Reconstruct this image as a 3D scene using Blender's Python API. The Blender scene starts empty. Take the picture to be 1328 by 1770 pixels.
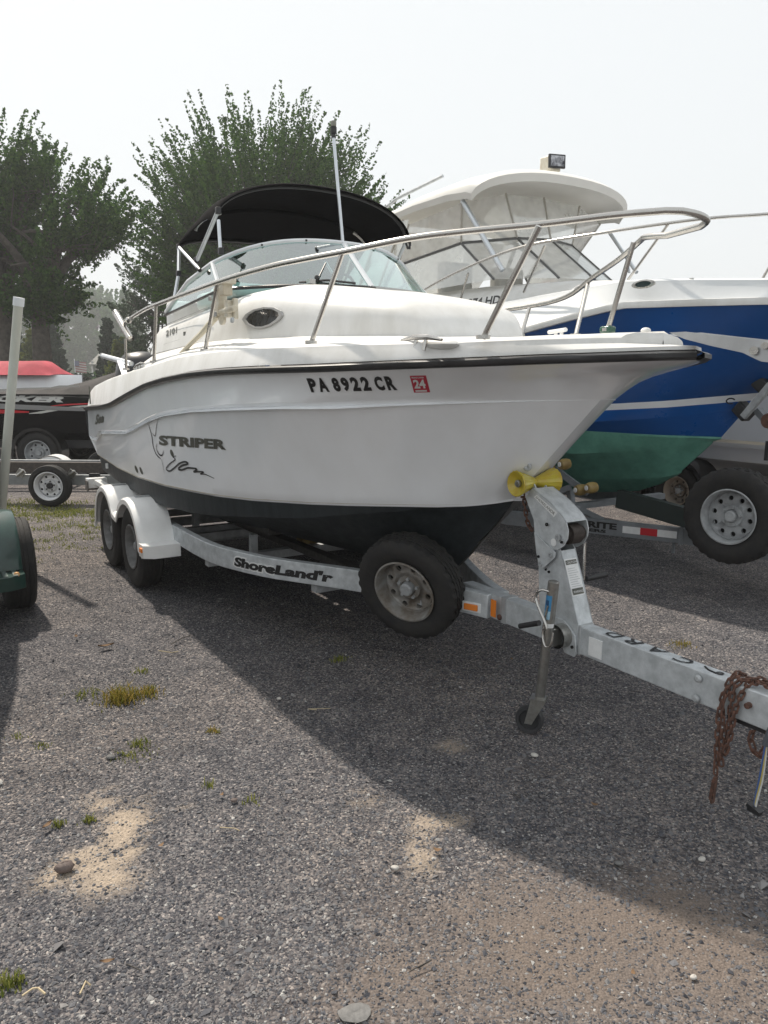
import bpy, bmesh, math, random
import numpy as np
from mathutils import Vector, Matrix
from mathutils.bvhtree import BVHTree
random.seed(7); rng = np.random.default_rng(7)
S = bpy.context.scene; COL = S.collection
# ------------------------------------------------------------------ camera, world, sun, exposure
CAM_H = 1.73; FPX = 1310.0; HOR = 651.0; ROLL = -0.4
PITCH = math.atan((885-HOR)/FPX)
cd = bpy.data.cameras.new('camera'); cam = bpy.data.objects.new('camera', cd); COL.objects.link(cam)
cd.sensor_fit = 'VERTICAL'; cd.sensor_height = 36.0; cd.sensor_width = 27.0; cd.lens = 36*FPX/1770
cd.clip_start = .05; cd.clip_end = 3000
cam.location = (0, 0, CAM_H)
cam.rotation_euler = (Matrix.Rotation(math.pi/2-PITCH, 3, 'X') @ Matrix.Rotation(math.radians(-ROLL), 3, 'Z')).to_euler()
S.camera = cam
SUN_DIR = Vector((-.437, .598, 1.0)).normalized()      # towards the sun
SUN_EL = math.asin(SUN_DIR.z); SUN_AZ = math.atan2(SUN_DIR.x, SUN_DIR.y)
W = bpy.data.worlds.new('World'); S.world = W; W.use_nodes = True
nt = W.node_tree; nt.nodes.clear()
o_ = nt.nodes.new('ShaderNodeOutputWorld'); bg = nt.nodes.new('ShaderNodeBackground')
sk = nt.nodes.new('ShaderNodeTexSky'); sk.sky_type = 'NISHITA'; sk.sun_disc = False
sk.sun_elevation = SUN_EL; sk.sun_rotation = SUN_AZ; sk.dust_density = 6; sk.air_density = 1.2; sk.ozone_density = 1
mx = nt.nodes.new('ShaderNodeMixRGB'); mx.inputs[0].default_value = .92
mx.inputs[2].default_value = (7.35, 7.6, 7.7, 1)
nt.links.new(sk.outputs[0], mx.inputs[1]); nt.links.new(mx.outputs[0], bg.inputs[0]); nt.links.new(bg.outputs[0], o_.inputs[0])
bg.inputs[1].default_value = .0885
sl = bpy.data.lights.new('sun', 'SUN'); sl.energy = 3.6; sl.angle = math.radians(1.2); sl.color = (1, .91, .79)
sun = bpy.data.objects.new('sun', sl); COL.objects.link(sun); sun.rotation_euler = SUN_DIR.to_track_quat('Z', 'Y').to_euler()
S.view_settings.view_transform = 'Standard'; S.view_settings.look = 'None'
S.view_settings.exposure = 0.54; S.view_settings.gamma = 1
# ------------------------------------------------------------------ frames
YAW = math.radians(32.3); OX, OY = -2.212, 8.537
ANG = math.atan2(-math.cos(YAW), math.sin(YAW))       # boat axis (bow) in the world
FX = (math.sin(YAW), -math.cos(YAW)); FY = (math.cos(YAW), math.sin(YAW))
def loc2w(p): return Vector((OX+p[0]*FX[0]+p[1]*FY[0], OY+p[0]*FX[1]+p[1]*FY[1], p[2]))
def ray(u, v):
    r = math.radians(-ROLL); a, b = u-664, v-885
    a, b = a*math.cos(r)-b*math.sin(r), a*math.sin(r)+b*math.cos(r)
    up = -b; return Vector((a, FPX*math.cos(PITCH)+up*math.sin(PITCH), up*math.cos(PITCH)-FPX*math.sin(PITCH)))/FPX
def atw(u, v, **k):                                    # a survey of the photograph: sight line meets a world plane
    (c, val), = k.items(); i = 'xyz'.index(c); d = ray(u, v); o = Vector((0, 0, CAM_H))
    return o+d*((val-o[i])/d[i])
def lray(u, v):
    d = ray(u, v); o = (-OX, -OY)
    return (Vector((o[0]*FX[0]+o[1]*FX[1], o[0]*FY[0]+o[1]*FY[1], CAM_H)),
            Vector((d.x*FX[0]+d.y*FX[1], d.x*FY[0]+d.y*FY[1], d.z)))
def at(u, v, **k):                                     # the same in the boat's own frame
    (c, val), = k.items(); i = 'xyz'.index(c); o, d = lray(u, v)
    return o+d*((val-o[i])/d[i])
def lerp_tab(t, tab):                                  # piecewise linear rows (x, a, b ..)
    xs = [r[0] for r in tab]
    return [float(np.interp(t, xs, [r[k] for r in tab])) for k in range(1, len(tab[0]))]
# ------------------------------------------------------------------ materials
MATS = {}
def mat(name, col, rough=.5, metal=0., var=.0, vscale=6., bump=0., bscale=60., col2=None, spec=.5, coat=0., streak=False, stretch=None, thr=None):
    if name in MATS: return MATS[name]
    m = bpy.data.materials.new(name); m.use_nodes = True; MATS[name] = m
    n = m.node_tree.nodes; l = m.node_tree.links; p = n['Principled BSDF']
    p.inputs['Roughness'].default_value = rough; p.inputs['Metallic'].default_value = metal
    p.inputs['Specular IOR Level'].default_value = spec; p.inputs['Coat Weight'].default_value = coat
    p.inputs['Base Color'].default_value = (*col, 1)
    tc = n.new('ShaderNodeTexCoord'); mp = n.new('ShaderNodeMapping'); l.new(tc.outputs['Object'], mp.inputs[0])
    if stretch: mp.inputs['Scale'].default_value = stretch
    if var or col2:
        nz = n.new('ShaderNodeTexNoise'); nz.inputs['Scale'].default_value = vscale; nz.inputs['Detail'].default_value = 6
        nz.inputs['Roughness'].default_value = .65
        l.new(mp.outputs[0], nz.inputs['Vector'])
        cr = n.new('ShaderNodeValToRGB'); l.new(nz.outputs[0], cr.inputs[0])
        c2 = col2 or tuple(c*(1-var) for c in col); c1 = col if col2 else tuple(min(1, c*(1+var)) for c in col)
        a, b = thr or (.35, .65)
        cr.color_ramp.elements[0].position = a; cr.color_ramp.elements[1].position = b
        cr.color_ramp.elements[0].color = (*c2, 1); cr.color_ramp.elements[1].color = (*c1, 1)
        l.new(cr.outputs[0], p.inputs['Base Color'])
        rr = n.new('ShaderNodeMapRange'); rr.inputs['To Min'].default_value = min(1, rough+.12); rr.inputs['To Max'].default_value = max(0.05, rough-.08)
        l.new(nz.outputs[0], rr.inputs[0]); l.new(rr.outputs[0], p.inputs['Roughness'])
    if bump:
        nb = n.new('ShaderNodeTexNoise'); nb.inputs['Scale'].default_value = bscale; nb.inputs['Detail'].default_value = 5
        l.new(tc.outputs['Object'], nb.inputs['Vector'])
        bp = n.new('ShaderNodeBump'); bp.inputs['Strength'].default_value = bump; bp.inputs['Distance'].default_value = .01
        l.new(nb.outputs[0], bp.inputs['Height']); l.new(bp.outputs[0], p.inputs['Normal'])
    return m
def glassmat(name, tint, refl=.12, opac=0., body=(.8, .8, .8)):
    m = bpy.data.materials.new(name); m.use_nodes = True; MATS[name] = m
    n = m.node_tree.nodes; l = m.node_tree.links; n.clear()
    out = n.new('ShaderNodeOutputMaterial'); tr = n.new('ShaderNodeBsdfTransparent'); tr.inputs[0].default_value = (*tint, 1)
    gl = n.new('ShaderNodeBsdfGlossy'); gl.inputs['Roughness'].default_value = .03; gl.inputs[0].default_value = (.95, 1, 1, 1)
    lw = n.new('ShaderNodeLayerWeight'); lw.inputs[0].default_value = .35
    mr = n.new('ShaderNodeMapRange'); mr.inputs['To Min'].default_value = refl; mr.inputs['To Max'].default_value = .9; l.new(lw.outputs['Facing'], mr.inputs[0])
    mx = n.new('ShaderNodeMixShader'); l.new(mr.outputs[0], mx.inputs[0]); l.new(tr.outputs[0], mx.inputs[1]); l.new(gl.outputs[0], mx.inputs[2])
    last = mx
    if opac:
        df = n.new('ShaderNodeBsdfDiffuse'); df.inputs[0].default_value = (*body, 1)
        nz = n.new('ShaderNodeTexNoise'); nz.inputs['Scale'].default_value = 5; tc = n.new('ShaderNodeTexCoord'); l.new(tc.outputs['Object'], nz.inputs['Vector'])
        m3 = n.new('ShaderNodeMath'); m3.operation = 'MULTIPLY'; m3.inputs[1].default_value = opac*2; l.new(nz.outputs[0], m3.inputs[0])
        m2 = n.new('ShaderNodeMixShader'); l.new(m3.outputs[0], m2.inputs[0]); l.new(mx.outputs[0], m2.inputs[1]); l.new(df.outputs[0], m2.inputs[2]); last = m2
    l.new(last.outputs[0], out.inputs[0]); return m
def leafmat(name, c1, c2, trans=.35):
    m = bpy.data.materials.new(name); m.use_nodes = True; n = m.node_tree.nodes; l = m.node_tree.links; n.clear()
    out = n.new('ShaderNodeOutputMaterial'); d = n.new('ShaderNodeBsdfDiffuse'); t = n.new('ShaderNodeBsdfTranslucent')
    g = n.new('ShaderNodeNewGeometry'); cr = n.new('ShaderNodeValToRGB'); l.new(g.outputs['Random Per Island'], cr.inputs[0])
    cr.color_ramp.elements[0].color = (*c1, 1); cr.color_ramp.elements[1].color = (*c2, 1)
    l.new(cr.outputs[0], d.inputs[0]); l.new(cr.outputs[0], t.inputs[0])
    mx = n.new('ShaderNodeMixShader'); mx.inputs[0].default_value = trans
    l.new(d.outputs[0], mx.inputs[1]); l.new(t.outputs[0], mx.inputs[2]); l.new(mx.outputs[0], out.inputs[0]); return m
gel = mat('white_gelcoat', (.90, .925, .95), .2, col2=(.85, .87, .885), vscale=2.2, coat=.5, stretch=(2.2, 2.2, .35), thr=(.25, .6))
geld = mat('weathered_deck_white', (.73, .73, .72), .4, col2=(.60, .595, .57), vscale=4, stretch=(1, 1, .35))
antif = mat('black_antifouling', (.026, .034, .037), .5, col2=(.008, .011, .014), vscale=9, stretch=(1.6, 1.6, .25), thr=(.3, .8), bump=.1)
blackrub = mat('black_rubber_rail', (.025, .025, .027), .35, var=.3, vscale=8)
tyre_m = mat('tyre_rubber', (.012, .012, .013), .8, col2=(.026, .024, .022), vscale=14, bump=.25, bscale=90)
galv = mat('galvanized_steel', (.60, .63, .65), .5, metal=.3, col2=(.42, .445, .46), vscale=16, bump=.08, bscale=40)
galvd = mat('weathered_galvanized', (.46, .48, .49), .55, metal=.25, col2=(.3, .31, .32), vscale=11, bump=.1)
stain = mat('stainless_tube', (.5, .485, .46), .25, metal=1., var=.05, vscale=10)
alum = mat('aluminium_tube', (.62, .65, .68), .35, metal=.75, var=.06)
zinc = mat('zinc_plated', (.42, .42, .4), .32, metal=.85, col2=(.3, .29, .27), vscale=20)
rimdirt = mat('dirty_spare_rim', (.34, .34, .33), .5, metal=.35, col2=(.17, .14, .11), vscale=9)
rimw = mat('white_rim', (.72, .73, .75), .4, var=.05)
rimgrey = mat('grey_rim', (.2, .2, .2), .6, var=.3, vscale=12)
canvas = mat('black_canvas', (.0055, .0055, .0065), 1.0, var=.3, vscale=3, bump=.3, bscale=22, spec=.05)
dark = mat('dark_void', (.008, .008, .009), .8)
blackp = mat('black_plastic', (.02, .02, .022), .45)
whitep = mat('white_painted_metal', (.86, .86, .85), .3, var=.05, vscale=4, coat=.3)
offw = mat('off_white_plastic', (.66, .63, .54), .45, col2=(.52, .46, .35), vscale=10)
amber = mat('amber_lens', (.75, .22, .03), .25)
redl = mat('red_lens', (.5, .02, .03), .3)
yelr = mat('yellow_urethane', (.52, .45, .04), .3, col2=(.45, .3, .02), vscale=9, coat=.4)
amberr = mat('amber_urethane', (.35, .26, .09), .4, col2=(.2, .13, .04), vscale=9)
rust = mat('rusty_steel', (.16, .075, .05), .85, col2=(.06, .035, .028), vscale=40, bump=.4, bscale=120)
paper = mat('white_label', (.72, .73, .73), .5, var=.06, vscale=20)
ink = mat('black_ink', (.015, .015, .016), .5)
inkg = mat('dark_grey_lettering', (.05, .055, .045), .4, col2=(.12, .12, .10), vscale=25)
cartop = mat('bunk_carpet', (.05, .047, .045), .95, var=.3, vscale=30, bump=.4)
glass_ws = glassmat('windshield_glass', (.58, .86, .81), .13)
vinyl = glassmat('clear_vinyl', (.78, .77, .73), .1, opac=.42, body=(.72, .71, .69))
# ------------------------------------------------------------------ mesh building
BASE = {}
def vt(p): return Vector(p)
class MB:
    def __init__(s): s.v = []; s.f = []
    def add(s, vs, fs):
        k = len(s.v); s.v += [tuple(p) for p in vs]; s.f += [tuple(i+k for i in f) for f in fs]; return s
    def grid(s, rows, closed=False, caps=False):
        n = len(rows[0]); vs = [p for r in rows for p in r]; fs = []
        for i in range(len(rows)-1):
            for j in range(n if closed else n-1):
                a = i*n+j; b = i*n+(j+1) % n; fs.append((a, b, b+n, a+n))
        if caps: fs.append(tuple(range(n-1, -1, -1))); fs.append(tuple((len(rows)-1)*n+j for j in range(n)))
        return s.add(vs, fs)
    def box(s, c, d, R=None):
        vs = []
        for x in (-.5, .5):
            for y in (-.5, .5):
                for z in (-.5, .5):
                    p = Vector((x*d[0], y*d[1], z*d[2])); p = (R @ p) if R else p; vs.append(p+Vector(c))
        return s.add(vs, [(0, 1, 3, 2), (4, 6, 7, 5), (0, 4, 5, 1), (2, 3, 7, 6), (0, 2, 6, 4), (1, 5, 7, 3)])
    def beam(s, a, b, w, h, up=(0, 0, 1)):             # rectangular bar from a to b
        a, b = vt(a), vt(b); d = (b-a).normalized(); u = vt(up); sd = d.cross(u).normalized(); u = sd.cross(d)
        rows = [[p+sd*w/2*i+u*h/2*j for i, j in ((-1, -1), (1, -1), (1, 1), (-1, 1))] for p in (a, b)]
        return s.grid(rows, True, True)
    def bars(s, pts, w, h):                            # bent rectangular rail, vertical sides, mitred
        rows = []; P = [vt(p) for p in pts]
        for i, p in enumerate(P):
            d = (P[min(i+1, len(P)-1)]-P[max(i-1, 0)]); d.z = 0; d.normalize(); sd = Vector((-d.y, d.x, 0))
            rows.append([p+sd*w/2*a+Vector((0, 0, h/2*b)) for a, b in ((-1, -1), (-1, 1), (1, 1), (1, -1))])
        return s.grid(rows, True, True)
    def tube(s, pts, r, n=8, closed=False, caps=True):
        P = [vt(p) for p in pts]; m = len(P); rows = []; up = None
        for i, p in enumerate(P):
            if closed: d = P[(i+1) % m]-P[i-1]
            else: d = P[min(i+1, m-1)]-P[max(i-1, 0)]
            d = d.normalized() if d.length > 1e-9 else Vector((0, 0, 1))
            if up is None: up = d.orthogonal().normalized()
            else:
                up = up-d*up.dot(d); up = up.normalized() if up.length > 1e-6 else d.orthogonal().normalized()
            sd = d.cross(up); rr = r[i] if hasattr(r, '__len__') else r
            rows.append([p+(up*math.cos(2*math.pi*k/n)+sd*math.sin(2*math.pi*k/n))*rr for k in range(n)])
        if closed: rows.append(rows[0])
        return s.grid(rows, True, caps and not closed)
    def cyl(s, a, b, r, n=16, r2=None): return s.tube([a, b], [r, r if r2 is None else r2], n)
    def lathe(s, prof, o, ax, n=24, caps=False, mod=None):
        o = vt(o); ax = vt(ax).normalized(); u = ax.orthogonal().normalized(); w = ax.cross(u); rows = []
        for i, (r, h) in enumerate(prof):
            row = []
            for k in range(n):
                rr = r+(mod(i, k) if mod else 0); a = 2*math.pi*k/n
                row.append(o+ax*h+(u*math.cos(a)+w*math.sin(a))*rr)
            rows.append(row)
        return s.grid(rows, True, caps)
    def prism(s, poly, off):
        P = [vt(p) for p in poly]; n = len(P); off = vt(off)
        vs = P+[p+off for p in P]
        return s.add(vs, [tuple(range(n-1, -1, -1)), tuple(range(n, 2*n))]+[(i, (i+1) % n, n+(i+1) % n, n+i) for i in range(n)])
    def ball(s, c, r, n=10, sc=(1, 1, 1)):
        c = vt(c); rows = []
        for i in range(n//2+1):
            t = math.pi*i/(n//2); rows.append([c+Vector((r*sc[0]*math.sin(t)*math.cos(2*math.pi*k/n), r*sc[1]*math.sin(t)*math.sin(2*math.pi*k/n), r*sc[2]*math.cos(t))) for k in range(n)])
        return s.grid(rows, True)
    def mesh(s, name, m, sharp=35):
        me = bpy.data.meshes.new(name); me.from_pydata(s.v, [], s.f)
        bm = bmesh.new(); bm.from_mesh(me); bmesh.ops.remove_doubles(bm, verts=bm.verts, dist=1e-5)
        bmesh.ops.recalc_face_normals(bm, faces=bm.faces); bm.to_mesh(me); bm.free()
        me.materials.append(m); me.polygons.foreach_set('use_smooth', [True]*len(me.polygons))
        me.set_sharp_from_angle(angle=math.radians(sharp)); me.update(); return me
    def build(s, name, m, parent=None, sharp=35, bevel=0, label=None):
        return link(name, s.mesh(name, m, sharp), parent, bevel, label)
def link(name, me, parent=None, bevel=0, label=None):
    o = bpy.data.objects.new(name, me); COL.objects.link(o)
    if parent:
        o.parent = parent
        if parent in BASE: o.location = -BASE[parent]
    if bevel:
        b = o.modifiers.new('bevel', 'BEVEL'); b.width = bevel; b.segments = 2; b.limit_method = 'ANGLE'; b.angle_limit = math.radians(40)
    if label: o['label'] = label
    return o
def tag(o, label, cat, group=None, kind=None):
    if label: o['label'] = label
    if cat: o['category'] = cat
    if group: o['group'] = group
    if kind: o['kind'] = kind
    return o
def thing(name, label, cat, base=(0, 0, 0), group=None, boat=True, rotz=0):
    """an Empty at the thing's base; boat=True: its children are given in the boat's frame"""
    e = bpy.data.objects.new(name, None); COL.objects.link(e); e.empty_display_size = .2
    b = vt(base)
    if boat: e.location = loc2w(b); e.rotation_euler = (0, 0, ANG); BASE[e] = b
    else: e.location = b; e.rotation_euler = (0, 0, rotz); BASE[e] = Vector((0, 0, 0))
    return tag(e, label, cat, group)
def sub(parent):  # sub-part parent keeps coordinates: its own location already carries the offset
    BASE[parent] = Vector((0, 0, 0)); return parent
def smooth_path(pts, k=4):                              # Catmull-Rom
    P = [vt(p) for p in pts]; out = []
    for i in range(len(P)-1):
        p0 = P[max(i-1, 0)]; p1 = P[i]; p2 = P[i+1]; p3 = P[min(i+2, len(P)-1)]
        for j in range(k):
            t = j/k; out.append(.5*((2*p1)+(p2-p0)*t+(2*p0-5*p1+4*p2-p3)*t*t+(3*p1-p0-3*p2+p3)*t**3))
    out.append(P[-1]); return out
def text2d(s, bold=.0, shear=0.):
    cu = bpy.data.curves.new('t', 'FONT'); cu.body = s; cu.size = 1; cu.offset = bold; cu.shear = shear; cu.resolution_u = 3
    ob = bpy.data.objects.new('t', cu); COL.objects.link(ob); dg = bpy.context.evaluated_depsgraph_get(); dg.update()
    me = bpy.data.meshes.new_from_object(ob.evaluated_get(dg)); bpy.data.objects.remove(ob); bpy.data.curves.remove(cu)
    bm = bmesh.new(); bm.from_mesh(me); bmesh.ops.triangulate(bm, faces=bm.faces); bm.to_mesh(me); bm.free()
    V = np.array([v.co[:2] for v in me.vertices]); F = [tuple(p.vertices) for p in me.polygons]; bpy.data.meshes.remove(me)
    mn = V.min(0); mxx = V.max(0); return (V-mn)/(mxx-mn), F
def lettering(name, s, fn, m, parent, bold=.0, shear=0., label=None, th=0):
    """fn(s, t) -> 3D point; s, t in 0..1 over the text's box"""
    V, F = text2d(s, bold, shear); mb = MB(); mb.add([fn(a, b) for a, b in V], F)
    me = bpy.data.meshes.new(name); me.from_pydata(mb.v, [], mb.f); me.materials.append(m)
    return link(name, me, parent, 0, label)
def pixfn(A, B, C, hit, off=.004):
    def fn(s, t):
        p = hit(A[0]+(B[0]-A[0])*s+(C[0]-A[0])*t, A[1]+(B[1]-A[1])*s+(C[1]-A[1])*t); return Vector((p.x, p.y-off, p.z))
    return fn
def glyphs(name, chars, fn, m, parent, bold=.03, shear=0.):
    mb = MB()
    for ch, s0, s1 in chars:
        V, F = text2d(ch, bold, shear); mb.add([fn(s0+(s1-s0)*a, b) for a, b in V], F)
    me = bpy.data.meshes.new(name); me.from_pydata(mb.v, [], mb.f); me.materials.append(m); return link(name, me, parent)
def wheel(parent, c, ax, R=.337, Wd=.205, rr=.178, rimm=rimgrey, holes=8, treads=False, dish=.035, lug=True, label=None):
    """ax points to the outer face; returns tyre (part) with rim and hub (sub-parts)"""
    c = vt(c); ax = vt(ax).normalized(); h = Wd/2; g = .008
    prof = [(rr+.002, -h*.72), (rr+.02, -h*.86), (R*.78, -h), (R-.03, -h*.93), (R-.006, -h*.78), (R, -h*.62)]
    for q in (-.42, -.14, .14, .42):
        prof += [(R, h*(q-.05)), (R-g, h*(q-.045)), (R-g, h*(q+.045)), (R, h*(q+.05))]
    prof += [(R, h*.62), (R-.006, h*.78), (R-.03, h*.93), (R*.78, h), (rr+.02, h*.86), (rr+.002, h*.72)]
    nseg = 120 if treads else 60
    def mod(i, k):
        if not treads: return 0
        if i in (5, 6, 7) or i in (len(prof)-6, len(prof)-7): return -g*1.3 if (k//2) % 2 else 0
        if i in (4, len(prof)-5): return -g if (k//2) % 2 else 0
        if 7 < i < len(prof)-8: return -g*.7 if (k+i) % 3 == 0 else 0
        return 0
    mb = MB(); mb.lathe(prof, c, ax, nseg, mod=mod)
    mb.lathe([(rr+.019, h*.85), (rr-.004, h*.7), (rr-.004, -h*.7), (rr+.019, -h*.85)], c, ax, nseg)
    ty = mb.build('tyre', tyre_m, parent, label=label); sub(ty)
    # rim: barrel, lip, disc with real holes
    mb = MB(); mb.lathe([(rr+.006, h*.86), (rr+.008, h*.93), (rr-.002, h*.95), (rr-.008, h*.8), (rr-.014, h*.5), (rr-.02, h*.2), (rr-.02, -h*.8)], c, ax, 48)
    u = ax.orthogonal().normalized(); w = ax.cross(u)
    def P(r, a, z): return c+ax*z+(u*math.cos(a)+w*math.sin(a))*r
    zd = h*.45-dish; r0 = rr*.42; r1 = rr*.86; rm = (r0+r1)/2*1.06; hr = rr*.098
    if not holes: mb.lathe([(rr-.02, zd+.01), (r1, zd), (r0, zd)], c, ax, 32)
    for k in range(holes):
        a0 = 2*math.pi*k/holes; da = 2*math.pi/holes; ac = a0+da/2; ring = []; hole = []; back = []
        for j, (fr, fa) in enumerate([(0, 0), (0, .5), (0, 1), (.5, 1), (1, 1), (1, .5), (1, 0), (.5, 0)]):
            r = r0+(r1-r0)*fr; a = a0+da*fa; ring.append(P(r, a, zd+.012*math.sin(math.pi*fr)))
            q = math.atan2(fa-.5, fr-.5); ca, sa = math.cos(q), math.sin(q)
            hole.append(P(rm+hr*ca, ac+hr*sa/rm, zd+.008)); back.append(P(rm+hr*ca, ac+hr*sa/rm, zd-.012))
        vs = ring+hole+back; fs = []
        for j in range(8): j2 = (j+1) % 8; fs += [(j, j2, 8+j2, 8+j), (8+j, 8+j2, 16+j2, 16+j)]
        mb.add(vs, fs)
    mb.lathe([(rr-.019, h*.2), (r1+.004, zd+.012), (r1, zd)], c, ax, 48)
    mb.lathe([(r0, zd), (r0*.93, zd+.016), (r0*.62, zd+.016), (r0*.56, zd+.006), (r0*.02, zd+.006)], c, ax, 32)
    rim = mb.build('rim', rimm, ty); sub(rim)
    mb = MB()
    if lug:
        for k in range(5):
            a = 2*math.pi*k/5; mb.cyl(P(r0*.78, a, zd+.012), P(r0*.78, a, zd+.032), .010, 6)
        mb.lathe([(r0*.5, zd), (r0*.5, zd+.045), (r0*.4, zd+.055), (.002, zd+.055)], c, ax, 20)
        mb.build('hub', blackp if rimm is rimw else galvd, ty)
    MB().lathe([(rr-.025, -h*.5), (.01, -h*.5)], c, ax, 24).build('brake_drum', dark, ty)
    return ty
# ================================================================== THE WHITE BOAT
boat = thing('motorboat', 'white cuddy cabin fishing boat with black canopy and black bottom, on the nearest galvanized trailer', 'boat', (3.0, 0, .56))
RUB = [(-.1, 1.06, 1.375), (0, 1.07, 1.385), (.628, 1.143, 1.419), (1.3, 1.19, 1.45), (1.802, 1.215, 1.49), (2.192, 1.22, 1.551), (2.576, 1.22, 1.611), (2.92, 1.22, 1.661), (3.362, 1.22, 1.703), (3.85, 1.215, 1.735), (4.264, 1.19, 1.752), (4.642, 1.14, 1.761), (5.084, 1.031, 1.768), (5.34, .935, 1.776), (5.6, .806, 1.785), (5.924, .592, 1.798), (6.08, .468, 1.806), (6.232, .322, 1.813), (6.334, .215, 1.818), (6.40, .13, 1.822), (6.44, .06, 1.824), (6.452, .0, 1.825)]
DK = [(-.1, 1.0, 1.56), (0, 1.01, 1.575), (.548, 1.085, 1.627), (1.2, 1.135, 1.68), (1.906, 1.167, 1.731), (2.26, 1.17, 1.757), (3.092, 1.17, 1.819), (3.448, 1.17, 1.846), (3.962, 1.16, 1.865), (4.38, 1.128, 1.873), (4.816, 1.055, 1.877), (5.028, .998, 1.879), (5.37, .872, 1.88), (5.556, .781, 1.881), (5.788, .641, 1.884), (5.986, .493, 1.891), (6.12, .36, 1.896), (6.2, .26, 1.899), (6.26, .17, 1.900), (6.285, .08, 1.899), (6.295, 0, 1.898)]
KN = [(-.1, 1.05, 1.09), (0, 1.055, 1.1), (.40, 1.072, 1.11), (.46, 1.076, 1.119), (.71, 1.101, 1.198), (1.2, 1.135, 1.235), (1.958, 1.168, 1.281), (2.256, 1.17, 1.33), (2.678, 1.17, 1.417), (3.062, 1.17, 1.479), (3.674, 1.168, 1.534), (4.266, 1.139, 1.569), (4.756, 1.038, 1.595), (4.944, .965, 1.6), (5.412, .681, 1.62), (5.8, .315, 1.63), (5.93, .12, 1.632), (5.978, 0, 1.634)]
WL = [(-.1, .97, .893), (.105, .985, .893), (1.09, 1.033, .872), (1.895, 1.065, .881), (2.595, 1.044, .895), (3.08, 1.008, .916), (3.51, .956, .934), (3.935, .879, .96), (4.455, .734, 1.0), (4.735, .62, 1.023), (4.965, .496, 1.043), (5.175, .342, 1.057), (5.305, .205, 1.07), (5.37, .1, 1.085), (5.42, 0, 1.10)]
CH = [(-.1, .93, .74), (.22, .961, .736), (.965, .998, .723), (1.58, 1.024, .719), (2.425, 1.023, .714), (2.985, .986, .743), (3.435, .937, .781), (3.875, .862, .834), (4.415, .718, .898), (4.705, .604, .957), (5.03, .42, 1.01), (5.2, .26, 1.03), (5.32, .12, 1.045), (5.40, 0, 1.06)]
KEEL = [(-.1, .015, .44), (2.0, .015, .45), (3.5, .015, .47), (4.3, .015, .51), (4.7, .014, .55), (4.926, .012, .6), (5.076, .01, .728), (5.142, .01, .805), (5.297, .008, .946), (5.395, 0, 1.055)]
NS = 64
def row(tab, side=-1, db=0., dz=0., fade=None, n=NS):
    x0 = max(0, tab[0][0]); x1 = tab[-1][0]; out = []
    for i in range(n+1):
        t = i/n; t = t+(.14*math.sin(math.pi*t)); x = x0+(x1-x0)*t
        b, z = lerp_tab(x, tab); k = 1 if fade is None else fade(i/n)
        out.append(Vector((x, side*max(0, b+db*k), z+dz*k)))
    return out
def mixrow(a, b, f, bulge=0):
    out = []
    for i, (p, q) in enumerate(zip(a, b)):
        t = i/NS; r = p.lerp(q, f); s = bulge*math.sin(math.pi*f)*max(0, t-.35)/.65*(1-max(0, t-.9)*10*.9)
        sg = -1 if (p.y+q.y) < 0 else 1
        r.y -= sg*min(abs(r.y), s); out.append(r)
    return out
STEMU = [(6.452, 1.80), (6.37, 1.787), (6.183, 1.764), (6.10, 1.735), (6.029, 1.68), (5.978, 1.634)]
def stem_fix(rw, frac):
    x = float(np.interp(frac, [0, .12, .3, .5, .75, 1], [s[0] for s in STEMU])); z = float(np.interp(frac, [0, .12, .3, .5, .75, 1], [s[1] for s in STEMU]))
    e = rw[-1]; d = Vector((x, 0, z))-e
    for i, p in enumerate(rw):
        k = max(0, (i/NS-.8)/.2)**2; rw[i] = p+Vector((d.x, 0, d.z))*k
    return rw
fadeb = lambda t: 1-max(0, (t-.75)/.25)
STN = []
top = MB(); bot = MB()
for sd in (-1, 1):
    rub = row(RUB, sd, -.015, -.02); kn = row(KN, sd); kl = row(KN, sd, -.030, -.020, fadeb)
    w = row(WL, sd); rows = [rub]
    for f in (.12, .3, .5, .75): rows.append(stem_fix(mixrow(rub, kn, f, .03), f))
    rows += [kn]; rows2 = [kl]+[mixrow(kl, w, f, .035) for f in (.15, .3, .45, .6, .75, .9)]+[w]
    kc = row(KN, sd, -.006, -.034, fadeb); top.grid(rows); top.grid([kn, kl, kc]); kl = kc; top.grid(rows2)
    STN.append([row(WL, sd, .0015, .016), row(WL, sd, .0018, .001)]); w2 = row(WL, sd, -.014, -.012); c = row(CH, sd); c2 = row(CH, sd, -.03, -.012, fadeb); k = row(KEEL, sd)
    top.grid([w, w2])
    bot.grid([row(WL, sd, -.014, -.0125), c]); bot.grid([c, c2])
    prev = c2
    for f in (.34, .67):
        s1 = mixrow(c2, k, f); s2 = [p+Vector((0, sd*.028*fadeb(i/NS), .004)) for i, p in enumerate(s1)]
        s1b = [p+Vector((0, 0, -.012*fadeb(i/NS))) for i, p in enumerate(s1)]
        bot.grid([prev, s2, s1b]); prev = s1b
    bot.grid([prev, k])
    # transom half
    cols = [rub[0], rows[1][0], kn[0], w[0]]
    top.grid([[Vector((p.x, p.y, p.z)) for p in cols], [Vector((p.x, 0, p.z)) for p in cols]])
    cols = [w2[0], c[0], k[0]]; bot.grid([cols, [Vector((p.x, 0, p.z if i < 2 else p.z)) for i, p in enumerate(cols)]])
topo = top.build('hull', gel, boat, 28); bot.build('hull_bottom', antif, boat, 25, label='black antifouled bottom')
for r_ in STN: MB().grid(r_).build('waterline_stain', mat('tan_waterline', (.42, .37, .28), .5, var=.25, vscale=9), boat)
HBVH = BVHTree.FromPolygons([Vector(v) for v in top.v], [f for f in top.f])
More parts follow.
